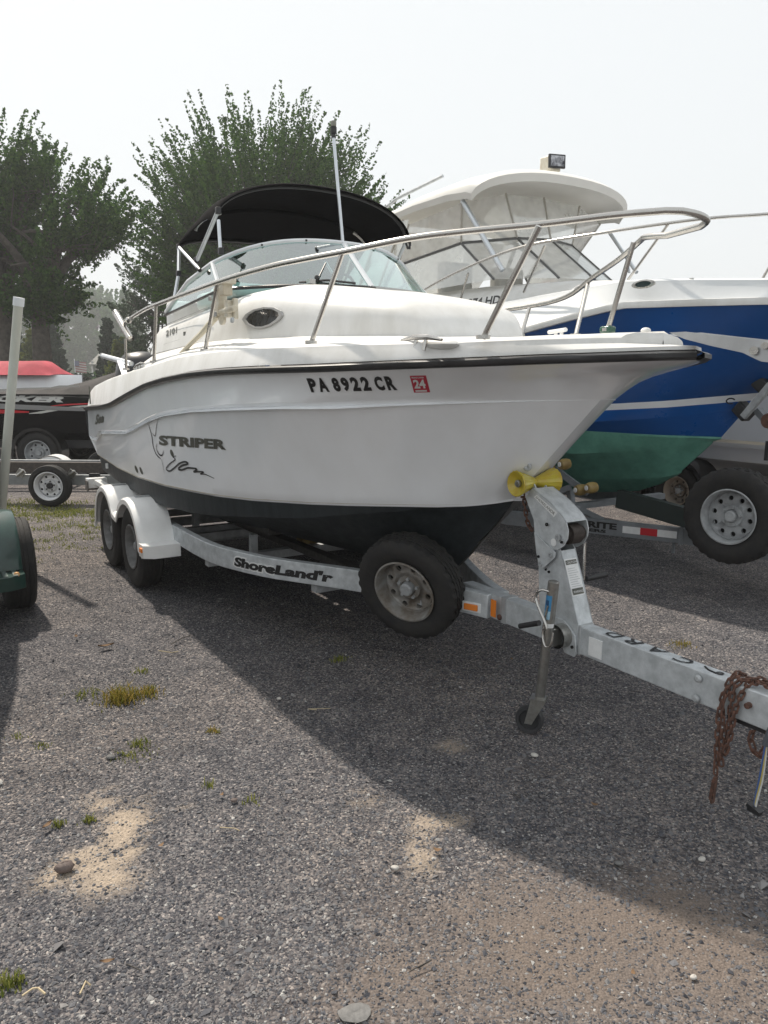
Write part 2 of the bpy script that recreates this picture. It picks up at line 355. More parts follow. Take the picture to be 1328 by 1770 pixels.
def onhull(u, v):
    o, d = lray(u, v); h = HBVH.ray_cast(o, d.normalized(), 30)
    return h[0] if h[0] else at(u, v, y=-1.1)
def hullfn(A, B, C, bvh=None, off=.004):
    A, B, C = vt(A), vt(B), vt(C); bb = bvh or HBVH
    def fn(s, t):
        p = A+(B-A)*s+(C-A)*t; h = bb.ray_cast(Vector((p.x, -4, p.z)), Vector((0, 1, 0)), 10)
        return Vector((p.x, (h[0].y if h[0] else p.y)-off, p.z))
    return fn
# rub rail: black rubber D section with a bright insert
mb = MB(); ins = MB()
for sd in (-1, 1):
    rws = []
    for db, dz in ((-.012, .015), (.012, .014), (.024, .006), (.024, -.011), (.014, -.020), (-.018, -.022)):
        rws.append(row(RUB, sd, db, dz))
    for r_, (db, dz) in zip(rws, ((-.012, .022), (.012, .020), (.026, .008), (.026, -.012), (.014, -.024), (-.018, -.026))):
        for i, p in enumerate(r_):
            if i > NS*.93: p.x += max(0, db)*((i/NS-.93)/.07)
    mb.grid(rws); a = row(RUB, sd, .0265, .003); b = row(RUB, sd, .0265, -.006)
    mb.tube([Vector((-.012, sd*(1.07-.01), 1.37)), Vector((-.012, sd*1.055, 1.25)), Vector((-.012, sd*1.04, 1.12))], .018, 6)
mb.build('rub_rail', blackrub, boat, 50)
# deck moulding
CAB_W = [(2.2, .98), (3.3, .955), (3.8, .915), (4.2, .80), (4.5, .69), (4.75, .56), (4.9, .475), (5.0, .41), (5.07, .35), (5.1, .28)]
CAB_Z = [(2.2, 1.90), (3.3, 1.957), (4.4, 1.957), (5.0, 1.945), (5.3, 1.922), (5.7, 1.914), (6.4, 1.910)]
CAB_T = [(2.2, 2.175), (2.8, 2.215), (3.5, 2.285), (3.99, 2.302), (4.5, 2.22), (4.8, 2.165), (4.93, 2.135), (5.0, 2.09), (5.05, 2.04), (5.085, 1.98), (5.1, 1.945)]
dk = MB()
for sd in (-1, 1):
    r0 = row(RUB, sd, -.018, .02); r1 = row(RUB, sd, -.022, .034); d0 = row(DK, sd, .004, -.028); d1 = row(DK, sd, -.006, -.008); d2 = row(DK, sd, -.035, .006)
    dk.grid([r0, r1, d0, d1, d2])
    inner = []; centre = []; low = []
    for p in d2:
        if p.x > 2.2:
            wk = lerp_tab(p.x, CAB_W)[0] if p.x < 5.11 else 0; zk = lerp_tab(p.x, CAB_Z)[0]
            wk = min(wk-.02, abs(p.y)) if p.x < 5.11 else min(.28, abs(p.y)*.6)
            inner.append(Vector((p.x, sd*max(0, wk), max(zk, p.z+.012)))); centre.append(Vector((p.x, 0, max(zk, p.z)+.012))); low.append(centre[-1])
        else:
            iy = max(.0, abs(p.y)-.22); inner.append(Vector((p.x, sd*iy, p.z+.004))); centre.append(Vector((p.x, sd*(iy-.01), p.z-.05))); low.append(Vector((p.x, sd*(iy-.02), 1.0)))
    dk.grid([d2, inner, centre, low])
    c0 = [r0[0], r1[0], d0[0], d1[0], d2[0]]; dk.grid([c0, [Vector((p.x, 0, p.z)) for p in c0]])
dk.add([(0, -1, 1.02), (2.25, -1, 1.02), (2.25, 1, 1.02), (0, 1, 1.02)], [(0, 1, 2, 3)])
dk.build('deck', geld, boat, 30)
# joint line, drain and bow eye
MB().box((.45, -1.112, 1.53), (.006, .012, .17)).build('deck_joint', inkg, boat)
# cuddy cabin
cb = MB(); rows = []
def cabsec(x, n=26, e=4.6):
    wk = lerp_tab(x, CAB_W)[0]; zk = lerp_tab(x, CAB_Z)[0]-.01; zt = lerp_tab(x, CAB_T)[0]; out = []
    for i in range(n+1):
        a = math.pi*i/n; c_, s_ = math.cos(a), math.sin(a)
        y = -wk*math.copysign(abs(c_)**(2/e), c_); h = abs(s_)**(2/e)
        y *= 1-.075*h                                    # walls lean inboard
        out.append(Vector((x, y, zk+(zt-zk)*h)))
    return out
xs = [2.2, 2.5, 2.8, 3.1, 3.4, 3.7, 4.0, 4.2, 4.4, 4.6, 4.75, 4.86, 4.93, 4.98, 5.02, 5.05, 5.07, 5.085, 5.1]
rows = [cabsec(x) for x in xs]; cb.grid(rows)
cb.add(rows[0], [tuple(range(len(rows[0])))]); cb.add(rows[-1], [tuple(range(len(rows[-1])))])
cab = cb.build('cabin', geld, boat, 40); sub(cab)
CBVH = BVHTree.FromPolygons([Vector(v) for v in cb.v], cb.f)
def oncab(u, v):
    o, d = lray(u, v); h = CBVH.ray_cast(o, d.normalized(), 30); return (h[0], h[1]) if h[0] else (at(u, v, y=-.93), Vector((0, -1, 0)))
# porthole: almond shaped dark pane in a white frame
pts = [(418, 556), (424, 547), (437, 539), (455, 534.5), (472, 535), (485, 541), (487, 548), (480, 557), (467, 566), (452, 571), (436, 571), (424, 565)]
pp = [oncab(*p) for p in pts]; cen = sum((p[0] for p in pp), Vector())/len(pp); nm = Vector((0, -1, .12)).normalized()
outr = [p[0]+nm*.004 for p in pp]
for nmn, m_, s0, s1, d_ in (('porthole_frame', mat('porthole_trim', (.34, .34, .34), .4, metal=.2), 1.0, .84, .012), ('porthole_pane', mat('smoked_pane', (.012, .013, .016), .12, col2=(.04, .045, .05), vscale=14, stretch=(3, 3, .2)), .86, 0, .006)):
    a = [cen+(p-cen)*s0 for p in outr]; b = [p+nm*d_ for p in a]; q = MB()
    if s1:
        c_ = [cen+(p-cen)*s1+nm*d_ for p in outr]; e_ = [cen+(p-cen)*(s1-.02) for p in outr]; q.grid([a, b, c_, e_], True)
    else: q.add(b, [tuple(range(len(b)))])
    q.build(nmn, m_, cab)
# grooves moulded in the cabin side (fine dark lines)
for (a, b) in (((284, 566), (352, 536)), ((281, 584), (345, 560)), ((279, 601), (330, 584))):
    A, B = oncab(*a)[0], oncab(*b)[0]; MB().tube([A.lerp(B, t/6)+Vector((0, .002, 0)) for t in range(7)], .003, 4).build('side_groove', mat('groove_shadow', (.45, .45, .44), .7), cab)
cfn = hullfn(oncab(283.5, 587)[0], oncab(304, 580)[0], oncab(283, 577)[0], CBVH)
lettering('hull_number', '2101', cfn, inkg, cab, .03, .2)
pz = oncab(315, 582)[0]; MB().box(pz, (.035, .008, .03)).build('side_badge', inkg, cab)
# windshield ----------------------------------------------------------------
def wsb(y): k = 1-(abs(y)/.87)**2.2; return Vector((3.50+.47*k, y, 2.282+.025*k))
def wst(y): k = 1-(abs(y)/.82)**2; zz = 2.49+.16*(1-(abs(y)/.82)**3.2); return Vector((3.23+.355*k, y, zz-.01))
ws = thing  # noqa
N = 12
fr = MB(); base = [wsb(-.87+1.74*i/24) for i in range(25)]; tp = [wst(-.82+1.64*i/24) for i in range(25)]
A0 = {s: Vector((2.34, s*.89, 2.19)) for s in (-1, 1)}; A1 = {s: Vector((2.42, s*.885, 2.24)) for s in (-1, 1)}
tl = [A0[-1]+Vector((.02, 0, .02)), Vector((2.85, -.865, 2.395))]+tp+[Vector((2.85, .865, 2.395)), A0[1]+Vector((.02, 0, .02))]
fr.tube(tl, .017, 8)
fr.tube([tp[0], base[0]], .016, 6); fr.tube([tp[-1], base[-1]], .016, 6); fr.tube([tp[12]+Vector((0, 0, 0)), base[12]], .02, 6)
frame = fr.build('windshield_frame', mat('windshield_frame_alu', (.7, .72, .74), .4, metal=.35), boat); sub(frame)
gk = MB(); gk.tube(base, .011, 6); gk.tube([base[0], A0[-1]], .010, 6); gk.tube([base[-1], A0[1]], .010, 6)
for s_ in (0, 12):
    pass
gk.build('rubber_gasket', blackrub, frame)
for k in range(0, 25, 4):
    MB().box(tp[k]+Vector((.016, 0, .0)), (.01, .012, .012)).build('frame_screw', blackp, frame) if k not in (0, 24) else None
ins_ = .02
def pane(rowa, rowb, nm='glass_pane'):
    MB().grid([rowa, [p.lerp(q, .5) for p, q in zip(rowa, rowb)], rowb]).build(nm, glass_ws, frame)
pane(base[0:13], tp[0:13]); pane(base[12:25], tp[12:25])
for s in (-1, 1):
    b_ = base[0] if s < 0 else base[-1]; t_ = tp[0] if s < 0 else tp[-1]
    pane([A0[s], A0[s].lerp(b_, .45), b_], [A0[s]+Vector((.03, 0, .015)), Vector((2.85, s*.865, 2.39)), t_], 'side_pane')
# front hatch trim along the windshield foot, wiper, dash, wheel, seats
mb = MB(); q = [wsb(-.02+.9*i/12)+Vector((.035+.02*i/12, 0, -.012)) for i in range(13)]
mb.grid([[p+Vector((0, 0, .012)) for p in q], [p+Vector((.05, 0, .010)) for p in q], [p+Vector((.055, 0, -.014)) for p in q], [p+Vector((0, 0, -.014)) for p in q]], False)
mb.build('windshield_sill', mat('sill_grey', (.42, .42, .41), .45), boat)
MB().box(wsb(-.42)+Vector((.04, 0, .02)), (.05, .04, .03)).build('latch_bracket', stain, boat)
mb = MB(); mb.tube([wsb(-.12)+Vector((.0, 0, .02)), wsb(-.3)+Vector((-.02, 0, .035)), wsb(-.46)+Vector((-.03, 0, .02))], .008, 5); mb.tube([wsb(-.36)+Vector((-.02, 0, .03)), wst(-.25).lerp(wsb(-.2), .5)], .005, 5)
mb.ball(wsb(-.36)+Vector((-.02, 0, .05)), .018, 8); mb.build('windshield_wiper', blackp, boat)
dash = MB(); dash.box((3.0, .42, 2.30), (.5, .7, .16)); dash.box((2.9, -.5, 2.27), (.5, .5, .12)); dash.box((3.2, 0, 2.30), (.5, 1.5, .09)); dash.build('dashboard', mat('dash_vinyl', (.66, .7, .69), .5), boat, bevel=.03)
mb = MB(); cc = Vector((2.65, .45, 2.42)); ax = Vector((-.8, 0, .6)).normalized(); u_ = Vector((0, 1, 0)); w_ = ax.cross(u_)
mb.tube([cc+(u_*math.cos(a)+w_*math.sin(a))*.17 for a in [2*math.pi*i/24 for i in range(24)]], .013, 6, closed=True)
for a in (0, 2.1, 4.2): mb.tube([cc, cc+(u_*math.cos(a)+w_*math.sin(a))*.17], .009, 5)
mb.build('steering_wheel', blackp, boat)
for y in (-.48, .45):
    mb = MB(); mb.box((2.05, y, 1.85), (.5, .5, .14)); mb.box((1.82, y, 2.1), (.12, .48, .5)); mb.cyl((2.05, y, 1.03), (2.05, y, 1.8), .05); mb.build('helm_seat', geld, boat, bevel=.04)
# bimini ---------------------------------------------------------------------
def arch(x, hw, ze, zc, n=24, lean=0.):
    out = []
    for i in range(n+1):
        a = math.pi*i/n; c_, s_ = math.cos(a), math.sin(a)
        y = -hw*math.copysign(abs(c_)**.88, c_); h = abs(s_)**1.05; out.append(Vector((x+lean*h, y, ze+(zc-ze)*h)))
    return out
ar = [arch(1.96, .655, 2.75, 2.85), arch(2.04, .68, 2.77, 2.90), arch(2.35, .72, 2.79, 2.985), arch(2.66, .75, 2.80, 3.025, lean=.03), arch(2.95, .785, 2.81, 3.06, lean=.04), arch(3.2, .80, 2.80, 3.085, lean=.07), arch(3.24, .805, 2.745, 3.06, lean=.07)]
mb = MB(); mb.grid(ar); top_in = [[p+Vector((0, 0, -.012)) for p in r_] for r_ in ar]; mb.grid(top_in)
mb.grid([ar[0], top_in[0]]); mb.grid([ar[-1], top_in[-1]])
bim = mb.build('canopy', canvas, boat, 60, label='black canvas canopy'); sub(bim)
dm = bim.modifiers.new('d', 'SUBSURF'); dm.levels = 1; dm.render_levels = 1
def arc_tube(x, hw, ze, zc, r=.0125, part='canopy_bow', cut=None, mt=stain, lean=0.):
    a = arch(x, hw-.02, ze, zc-.03, lean=lean); q = MB(); q.tube(a, r, 8); return q.build(part, mt, bim)
arc_tube(3.19, .80, 2.78, 3.08, lean=.07, mt=blackp); a_ = arch(2.66, .735, 2.785, 2.99, lean=.03); MB().tube(a_[:7], .0125, 8).build('canopy_bow', stain, bim); MB().tube(a_[-6:], .0125, 8).build('canopy_bow', stain, bim); MB().tube(a_[6:-5], .016, 6).build('canopy_pocket', canvas, bim); arc_tube(2.02, .68, 2.75, 2.885, mt=blackp)
mb = MB()
def seg(a, b, r=.0125, c=boat, m=alum, nm='canopy_strut'):
    return MB().tube([a, b], r, 8).build(nm, m, c)
for s in (-1, 1):
    piv = Vector((2.42, s*.87, 2.27)); fcorn = Vector((3.2, s*.79, 2.79)); aft = Vector((2.04, s*.67, 2.76)); midp = Vector((2.72, s*.82, 2.69))
    k_ = s
    if s < 0:
        fcorn = at(370, 368, y=-.80); aft = at(303, 432, y=-.69); lowm = at(334, 456, y=-.82); br = at(337, 468, y=-.87)
        seg(fcorn, lowm, .014); seg(at(371, 385, y=-.81), at(375, 438, y=-.84), .012); seg(aft, at(303, 480, y=-.76)); seg(at(303, 480, y=-.76), at(292, 548, y=-.87), .013)
        seg(aft, br, .012); seg(br, at(340, 472, y=-.87), .014, m=blackp, nm='strut_joint')
        for p_ in (aft, fcorn, at(334, 455, y=-.82), at(376, 438, y=-.84), at(303, 478, y=-.76)): MB().box(p_, (.035, .035, .045)).build('strut_joint', blackp, boat, bevel=.006)
    else:
        seg(fcorn, Vector((2.6, s*.87, 2.32)), .014); seg(aft, Vector((2.36, s*.88, 2.22))); seg(Vector((2.95, .86, 2.7)), Vector((2.7, .86, 2.42)), .012)
for k in range(2): 
    p_ = Vector((3.24, .79-.035*k, 2.76)); MB().tube([p_, p_+Vector((0, .02*k, -.045))], .009, 5).build('canopy_strap', blackp, bim)
# anchor light pole
pa, pb = at(587, 428, y=0), at(568, 240, y=0)
MB().tube([pa, pb], .0115, 10).build('light_pole', alum, boat); MB().cyl(pb, pb+(pb-pa).normalized()*.03, .017, 12).cyl(pb+Vector((0, 0, .03)), pb+Vector((0, 0, .07)), .022, 14).build('anchor_light', blackp, boat)
MB().lathe([(.018, 0), (.02, .02), (.016, .035), (.002, .04)], pb+Vector((0, 0, .075)), (0, 0, 1), 14).build('light_lens', mat('smoky_lens', (.2, .2, .17), .2), boat)
# bow rail ---------------------------------------------------------------------
RL = [(2.06, 1.1, 2.165), (2.522, 1.1, 2.208), (2.85, 1.1, 2.222), (4.12, 1.118, 2.25), (4.668, 1.054, 2.275), (4.936, .973, 2.289), (5.162, .889, 2.301), (5.482, .729, 2.332), (5.706, .583, 2.344), (5.952, .398, 2.354), (6.176, .219, 2.372), (6.334, .09, 2.378)]
near = smooth_path([Vector((x, -y, z)) for x, y, z in RL], 5)
tipn = [Vector((6.385, -.055, 2.372)), Vector((6.41, 0.01, 2.362)), Vector((6.40, .08, 2.35)), Vector((6.33, .14, 2.345))]
far = [Vector((6.12, .2, 2.345)), Vector((5.95, .27, 2.37)), Vector((5.84, .36, 2.375)), Vector((5.6, .5, 2.335)), Vector((5.2, .74, 2.30)), Vector((4.75, .98, 2.24)), Vector((4.2, 1.1, 2.22)), Vector((3.0, 1.1, 2.2)), Vector((2.06, 1.1, 2.165))]
allr = near+smooth_path(tipn, 3)+smooth_path(far, 4)
rail = MB().tube(allr, .0145, 10).build('bow_rail', stain, boat, 60); sub(rail)
def post(a, b, r=.0125, cap=True):
    q = MB(); q.tube([a, b], r, 8); q.cyl(b-Vector((0, 0, .004)), b+Vector((0, 0, .012)), .03, 12); q.build('stanchion', stain, rail)
post(at(265, 534, y=-1.1), at(263, 632, y=-1.1)); post(at(371, 492, y=-1.09), at(351, 611, y=-1.06)); post(at(586, 438, y=-.885), at(534, 595, y=-.95)); post(at(925, 387, y=-.58), at(831, 582, y=-.62))
post(at(1089, 413, y=.34), at(1046, 566, y=.33)); post(at(1012, 480, y=.80), at(991, 576, y=.50)); post(at(910, 530, y=1.05), at(897, 577, y=.85)); post(Vector((3.2, 1.1, 2.2)), Vector((3.2, 1.08, 1.86)))
p_ = at(1046, 568, y=.33); MB().box(p_+Vector((0, 0, .01)), (.07, .05, .035)).build('bow_light', mat('green_lens', (.03, .09, .06), .2), boat, bevel=.01)
p_ = at(1112, 565, y=0.05); MB().ball(p_, .022, 12, (1, 1, .6)).build('deck_fitting', geld, boat)
# far cleat
c_ = at(962, 574, y=.5); q = MB(); q.tube([c_+Vector((-.13, .05, .02)), c_+Vector((.1, -.05, .02))], .012, 8); q.tube([c_+Vector((-.04, .015, .02)), c_+Vector((-.04, .015, -.04))], .01, 6); q.tube([c_+Vector((.04, -.02, .02)), c_+Vector((.04, -.02, -.04))], .01, 6); q.build('cleat', whitep, boat)
# near cleat set in a moulded pocket
def nearcleat(u0, v0, u1, v1, y):
    a, b = at(u0, v0, y=y), at(u1, v1, y=y); q = MB(); q.tube([a, a.lerp(b, .3)+Vector((0, 0, .012)), a.lerp(b, .7)+Vector((0, 0, .012)), b], [.006, .012, .012, .006], 8)
    for f in (.38, .62): q.tube([a.lerp(b, f), a.lerp(b, f)+Vector((0, -.01, -.045))], .009, 6)
    q.build('cleat', stain, boat)
nearcleat(690, 588, 760, 586, -.75); nearcleat(228, 643, 246, 634, -1.13)
a = at(725, 587, y=-.73); q = MB(); q.ball(a+Vector((0.02, .05, -.02)), .1, 20, (1.7, .6, .30)); q.build('cleat_pocket', geld, boat)
# rod holders
def rodh(a, b, r=.026, m=stain):
    a, b = vt(a), vt(b); q = MB(); q.tube([a, b], r, 16, caps=False); q.tube([a, b], r-.003, 16, caps=False); d = (a-b).normalized(); q.tube([a-d*.004, a+d*.008], r+.004, 16, caps=False); q.lathe([(r-.003, 0), (.001, 0)], b+d*.02, d, 16)
    return q.build('rod_holder', m, boat)
rodh(at(196, 548, y=-1.12), at(222, 592, y=-1.12)); post(at(213, 592, y=-1.12), at(215, 645, y=-1.12), .011)
q = MB(); q.tube([at(211, 566, y=-1.12), at(222, 556, y=-1.12)], .016, 8); q.ball(at(218, 560, y=-1.12), .028, 8); q.build('rail_clamp', stain, boat)
rodh(at(174, 622, y=-.95), at(224, 635, y=-.95), .024, alum); q = MB(); q.beam(at(204, 630, y=-.98), at(213, 655, y=-1.02), .05, .01); q.build('holder_bracket', alum, boat)
# downrigger mount / outrigger base on the cabin side
out = MB(); f_ = lambda u, v, y=-1.0: at(u, v, y=y)
out.box(f_(385, 500), (.07, .06, .1)); out.box(f_(384, 492), (.16, .08, .03)); out.box(f_(377, 530, -.99), (.07, .06, .14)); out.box(f_(392, 538, -.98), (.06, .05, .1)); out.tube([f_(372, 545), f_(402, 536)], .02, 8)
out.tube([f_(369, 522), f_(369, 556)], .018, 8); out.box(f_(402, 537, -.96), (.03, .03, .12)); out.lathe([(.035, 0), (.04, .02), (.02, .03), (.001, .03)], f_(383, 555, -.98), (0, -1, 0), 16)
out.box(f_(373, 512), (.05, .05, .07)); out.build('outrigger_mount', offw, boat, bevel=.006)
MB().tube([f_(372, 548), f_(345, 580, -1.02), f_(306, 619, -1.05)], [.022, .018, .013], 8).build('outrigger_arm', mat('aged_cream', (.6, .55, .43), .5, var=.1), boat)
for (u, v) in ((369, 547), (399, 557), (360, 520)): MB().lathe([(.016, 0), (.016, .014), (.001, .016)], f_(u, v, -1.02), (0, -1, 0), 12).build('mount_knob', galvd, boat)
# anchor roller on the pulpit
q = MB(); 
for yy in (-.05, .05):
    pts = [(1152, 568), (1180, 566), (1240, 572), (1328, 580), (1400, 588), (1400, 640), (1345, 640), (1324, 617), (1313, 616), (1303, 612), (1280, 601), (1225, 590), (1180, 579)]
    P = [at(u, v, y=-.05) for u, v in pts]; P = [Vector((p.x, yy, p.z)) for p in P]; q.prism(P, (0, .005, 0))
P = [at(u, v, y=-.05) for u, v in ((1152, 571), (1225, 588), (1285, 601))]; q.grid([[Vector((p.x, -.05, p.z)) for p in P], [Vector((p.x, .05, p.z)) for p in P]])
q.build('anchor_roller', mat('pulpit_steel', (.44, .45, .46), .4, metal=.6, var=.1), boat); q = MB()
q.cyl(at(1299, 597, y=-.065), at(1299, 597, y=-.05), .016, 8); q.cyl(at(1318, 588, y=-.065), at(1318, 588, y=-.05), .013, 8); q.build('roller_bolt', stain, boat)
# outboard under its black cowl
q = MB(); q.grid([[Vector((-.32+dx*sx, -.38+sy*.24*sx, z)) for dx, sy in [(.24*math.cos(a), math.sin(a)) for a in [2*math.pi*i/20 for i in range(20)]]] for z, sx in ((1.30, .8), (1.38, 1.1), (1.72, 1.25), (1.88, 1.12), (1.96, .75), (1.985, .2))], True, True)
ob = q.build('outboard_cowl', mat('black_cowl', (.012, .012, .013), .35), boat, 50)
q = MB(); q.box((-.28, -.38, 1.0), (.2, .12, .7)); q.box((-.1, -.38, 1.2), (.22, .2, .35)); q.build('outboard_leg', blackp, boat, bevel=.02)
# writing and marks on the hull
def hl(A, B, C, off=.004): return pixfn(A, B, C, onhull, off)
glyphs('registration_number', [('P', 0, .085), ('A', .105, .215), ('8', .275, .355), ('9', .38, .465), ('2', .49, .585), ('2', .61, .705), ('C', .765, .865), ('R', .895, 1)], hl((537, 680), (686, 674), (527.5, 656)), ink, boat, .055)
q = MB(); fn = hl((714, 678), (742, 677), (706, 649), .003); q.grid([[fn(s, t) for s in (0, .5, 1)] for t in (0, .5, 1)]); q.build('year_sticker', mat('sticker_red', (.5, .03, .06), .4), boat)
fnw = lambda s, t: fn(s, t)+Vector((0, -.003, 0))
lettering('year_digits', '24', lambda s, t: fnw(.14+.72*s, .24+.52*t), paper, boat, .04)
lettering('sticker_print', 'PENNSYLVANIA', lambda s, t: fnw(.12+.76*s, .83+.1*t), paper, boat, .03); q = MB(); q.grid([[fnw(s, t) for s in (.15, .85)] for t in (.05, .14)]); q.build('sticker_strip', paper, boat)
fs = hl((274.5, 775), (390.5, 781.5), (273.5, 757.5), .004)
lettering('hull_name', 'STRIPER', fs, inkg, boat, .05)
fs2 = hl((163, 741), (178, 737), (163, 724)); lettering('builder_name', 'Sea', fs2, inkg, boat, .04, .3)
def ribbon(px, w, closed=False):
    P = [onhull(*p) for p in px]; P = smooth_path(P, 4); a = []; b = []; n = len(P)
    for i, p in enumerate(P):
        d = P[min(i+1, n-1)]-P[max(i-1, 0)]; d.y = 0; d.normalize(); s_ = Vector((-d.z, 0, d.x)); t = i/(n-1); ww = w*(.25+.75*math.sin(math.pi*t)**.7)
        a.append(p+s_*ww/2+Vector((0, -.0035, 0))); b.append(p-s_*ww/2+Vector((0, -.0035, 0)))
    return a, b
Z7 = lambda L: [(200+x/6.036, 600+y/6.036) for x, y in L]
sq = [([(300, 790), (340, 860), (370, 960), (385, 1060), (420, 1150), (470, 1200)], .014), ([(430, 790), (415, 880), (405, 960), (375, 930)], .008), ([(425, 1040), (420, 1090), (450, 1150), (480, 1160), (495, 1110)], .012), ([(475, 1200), (490, 1260), (508, 1355)], .008),
      ([(630, 1165), (590, 1175), (620, 1200), (560, 1250), (525, 1300), (560, 1325), (610, 1290), (660, 1245), (720, 1225), (755, 1245), (690, 1265), (650, 1300), (690, 1310), (740, 1290), (790, 1290), (850, 1300), (810, 1330), (860, 1325), (920, 1330), (880, 1350), (940, 1355), (1030, 1395)], .014)]
q = MB()
for L, w_ in sq:
    a, b = ribbon(Z7(L), w_); q.grid([a, b])
q.build('fish_outline', ink, boat, 10)
q = MB()
for L in ([(565, 1110), (585, 1140), (600, 1165)], [(198, 1275), (215, 1310), (232, 1340)], [(248, 1290), (265, 1325), (282, 1355)]):
    a, b = ribbon(Z7(L), .05); q.grid([a, b])
q.build('hull_dash', inkg, boat)
p_ = onhull(912, 803); MB().lathe([(.022, 0), (.024, .01), (.014, .014), (.001, .006)], p_, (.3, -.9, 0), 14).build('bow_eye', galvd, boat)
a = at(184, 812, y=-1.0); MB().box(a, (.03, .02, .05)).build('trim_bracket', paper, boat)
# ================================================================== THE NEAR TRAILER
tr = thing('boat_trailer', 'galvanized tandem axle trailer with white fenders carrying the white cabin boat', 'trailer', (3.0, 0, 0))
RP = [(-.1, -.93), (1.2, -.93), (2.2, -.925), (2.75, -.93), (3.15, -.925), (3.46, -.89), (3.865, -.755), (4.142, -.60), (4.475, -.405), (4.8, -.245), (5.124, -.107), (5.32, -.05)]
railz = .492
pr = smooth_path([Vector((x, y, railz)) for x, y in RP], 3)
def raily(x): return float(np.interp(x, [p.x for p in pr], [p.y for p in pr]))
for s in (1, -1):
    MB().bars([Vector((p.x, p.y*s+.0*s, p.z)) for p in pr], .055, .135).build('frame_rail', galv, tr, 30, .004)
MB().bars([(5.05, 0, railz), (5.9, 0, railz), (7.05, 0, railz), (7.75, 0, railz)], .082, .138).build('tongue', galv, tr, 30, .005)
MB().bars([(5.40, 0, railz), (5.44, 0, railz)], .09, .146).bars([(5.955, 0, railz), (5.975, 0, railz)], .09, .146).build('tongue_joint', galvd, tr, 30, .003)
mb = MB(); A = at(826, 962, y=.18); B = at(880, 1030, y=.0)                      # far rail coming forward to the tongue
mb.bars([(4.55, .36, railz+.0), (5.36, .035, railz)], .05, .1); 
for x in (.35, 1.1, 2.05, 3.2, 4.2):
    mb.box((x, 0, .40), (.07, 2*abs(raily(x)), .06))
mb.build('cross_member', galvd, tr)
for x in (1.317, 2.136): MB().cyl((x, -1.0, .337), (x, 1.0, .337), .032, 12).box((x, 0, .36), (.06, 1.9, .06)).build('axle', galvd, tr)
for s in (-1, 1):
    MB().beam((.1, s*.62, .60), (3.6, s*.56, .66), .1, .05).build('bunk', cartop, tr); MB().beam((.3, s*.25, .43), (4.2, s*.22, .46), .08, .05).build('bunk', cartop, tr)
    for x in (.6, 2.0, 3.3): MB().box((x, s*.6, .5), (.05, .05, .18)).build('bunk_bracket', galvd, tr)
    for x in (1.0, 3.0, 4.3): MB().cyl((x, s*.08, .45), (x, s*.0, .43), .05, 12).build('keel_roller', amberr, tr)
for x in (1.317, 2.136):
    for s in (-1, 1): wheel(tr, (x, s*1.105, .337), (0, s, 0), R=.337, Wd=.2, rimm=rimgrey if s < 0 else rimw)
# fenders: twin arches with a rolled outer edge and a stepped front
def fender(s):
    P = []
    for a in range(200, 20, -12): P.append((1.317+.405*math.cos(math.radians(a)), .345+.405*math.sin(math.radians(a)), a))
    P = [p for p in P if p[0] < 1.70]
    Q = []
    for a in range(150, -16, -11): Q.append((2.136+.415*math.cos(math.radians(a)), .335+.415*math.sin(math.radians(a)), a))
    Q = [p for p in Q if p[0] > 1.76]
    path = P+Q+[(2.56, .235+.16, 0)]
    path = [(x, max(z, .36)) for x, z, _ in path]
    rows = []; n = len(path)
    for i, (x, z) in enumerate(path):
        a, b = path[max(0, i-1)], path[min(n-1, i+1)]; d = Vector((b[0]-a[0], 0, b[1]-a[1])).normalized(); nn = Vector((-d.z, 0, d.x))
        if nn.z < -.2: nn = -nn
        c = Vector((x, 0, z)); y0 = Vector((0, s, 0))
        rows.append([c+y0*.955, c+y0*1.18, c+y0*1.215-nn*.006, c+y0*1.232-nn*.02, c+y0*1.232-nn*.06, c+y0*1.222-nn*.058, c+y0*1.205-nn*.02, c+y0*.955-nn*.012])
    q = MB(); q.grid(rows); q.add(rows[0], [tuple(range(8))]); q.add(rows[-1], [tuple(range(8))])
    # front step
    x0, x1, z1, z0 = 2.53, 2.70, .445, .345
    poly = [(x0, s*.955), (x1, s*.955), (x1, s*1.16), (x1-.05, s*1.232), (x0, s*1.232)]
    q.prism([(x, y, z0) for x, y in poly], (0, 0, z1-z0))
    f = q.build('fender', whitep, tr, 38, .006); sub(f)
    MB().box((x1-.09, s*1.238, .405), (.06, .012, .03), Matrix.Rotation(0, 3, 'Z')).build('side_marker', amber, f)
    MB().box((2.05, s*.92, .56), (.25, .05, .04)).build('fender_bracket', galvd, f)
    for x in (1.35, 2.15): MB().box((x, s*1.09, .752), (.05, .12, .006)).build('fender_pad', galvd, f)
    return f
fender(-1); fender(1)
# tail light on its bracket
for s in (-1, 1):
    q = MB(); q.beam((.9, s*1.0, .60), (.18, s*1.04, .635), .07, .05); q.box((.16, s*1.04, .62), (.10, .20, .10)); q.build('light_bracket', whitep, tr, 35, .005)
    MB().box((.10, s*1.04, .60), (.03, .17, .12)).box((.2, s*1.145, .60), (.12, .012, .105)).build('tail_light', mat('dusty_lens', (.10, .09, .085), .4, var=.2), tr, bevel=.005)
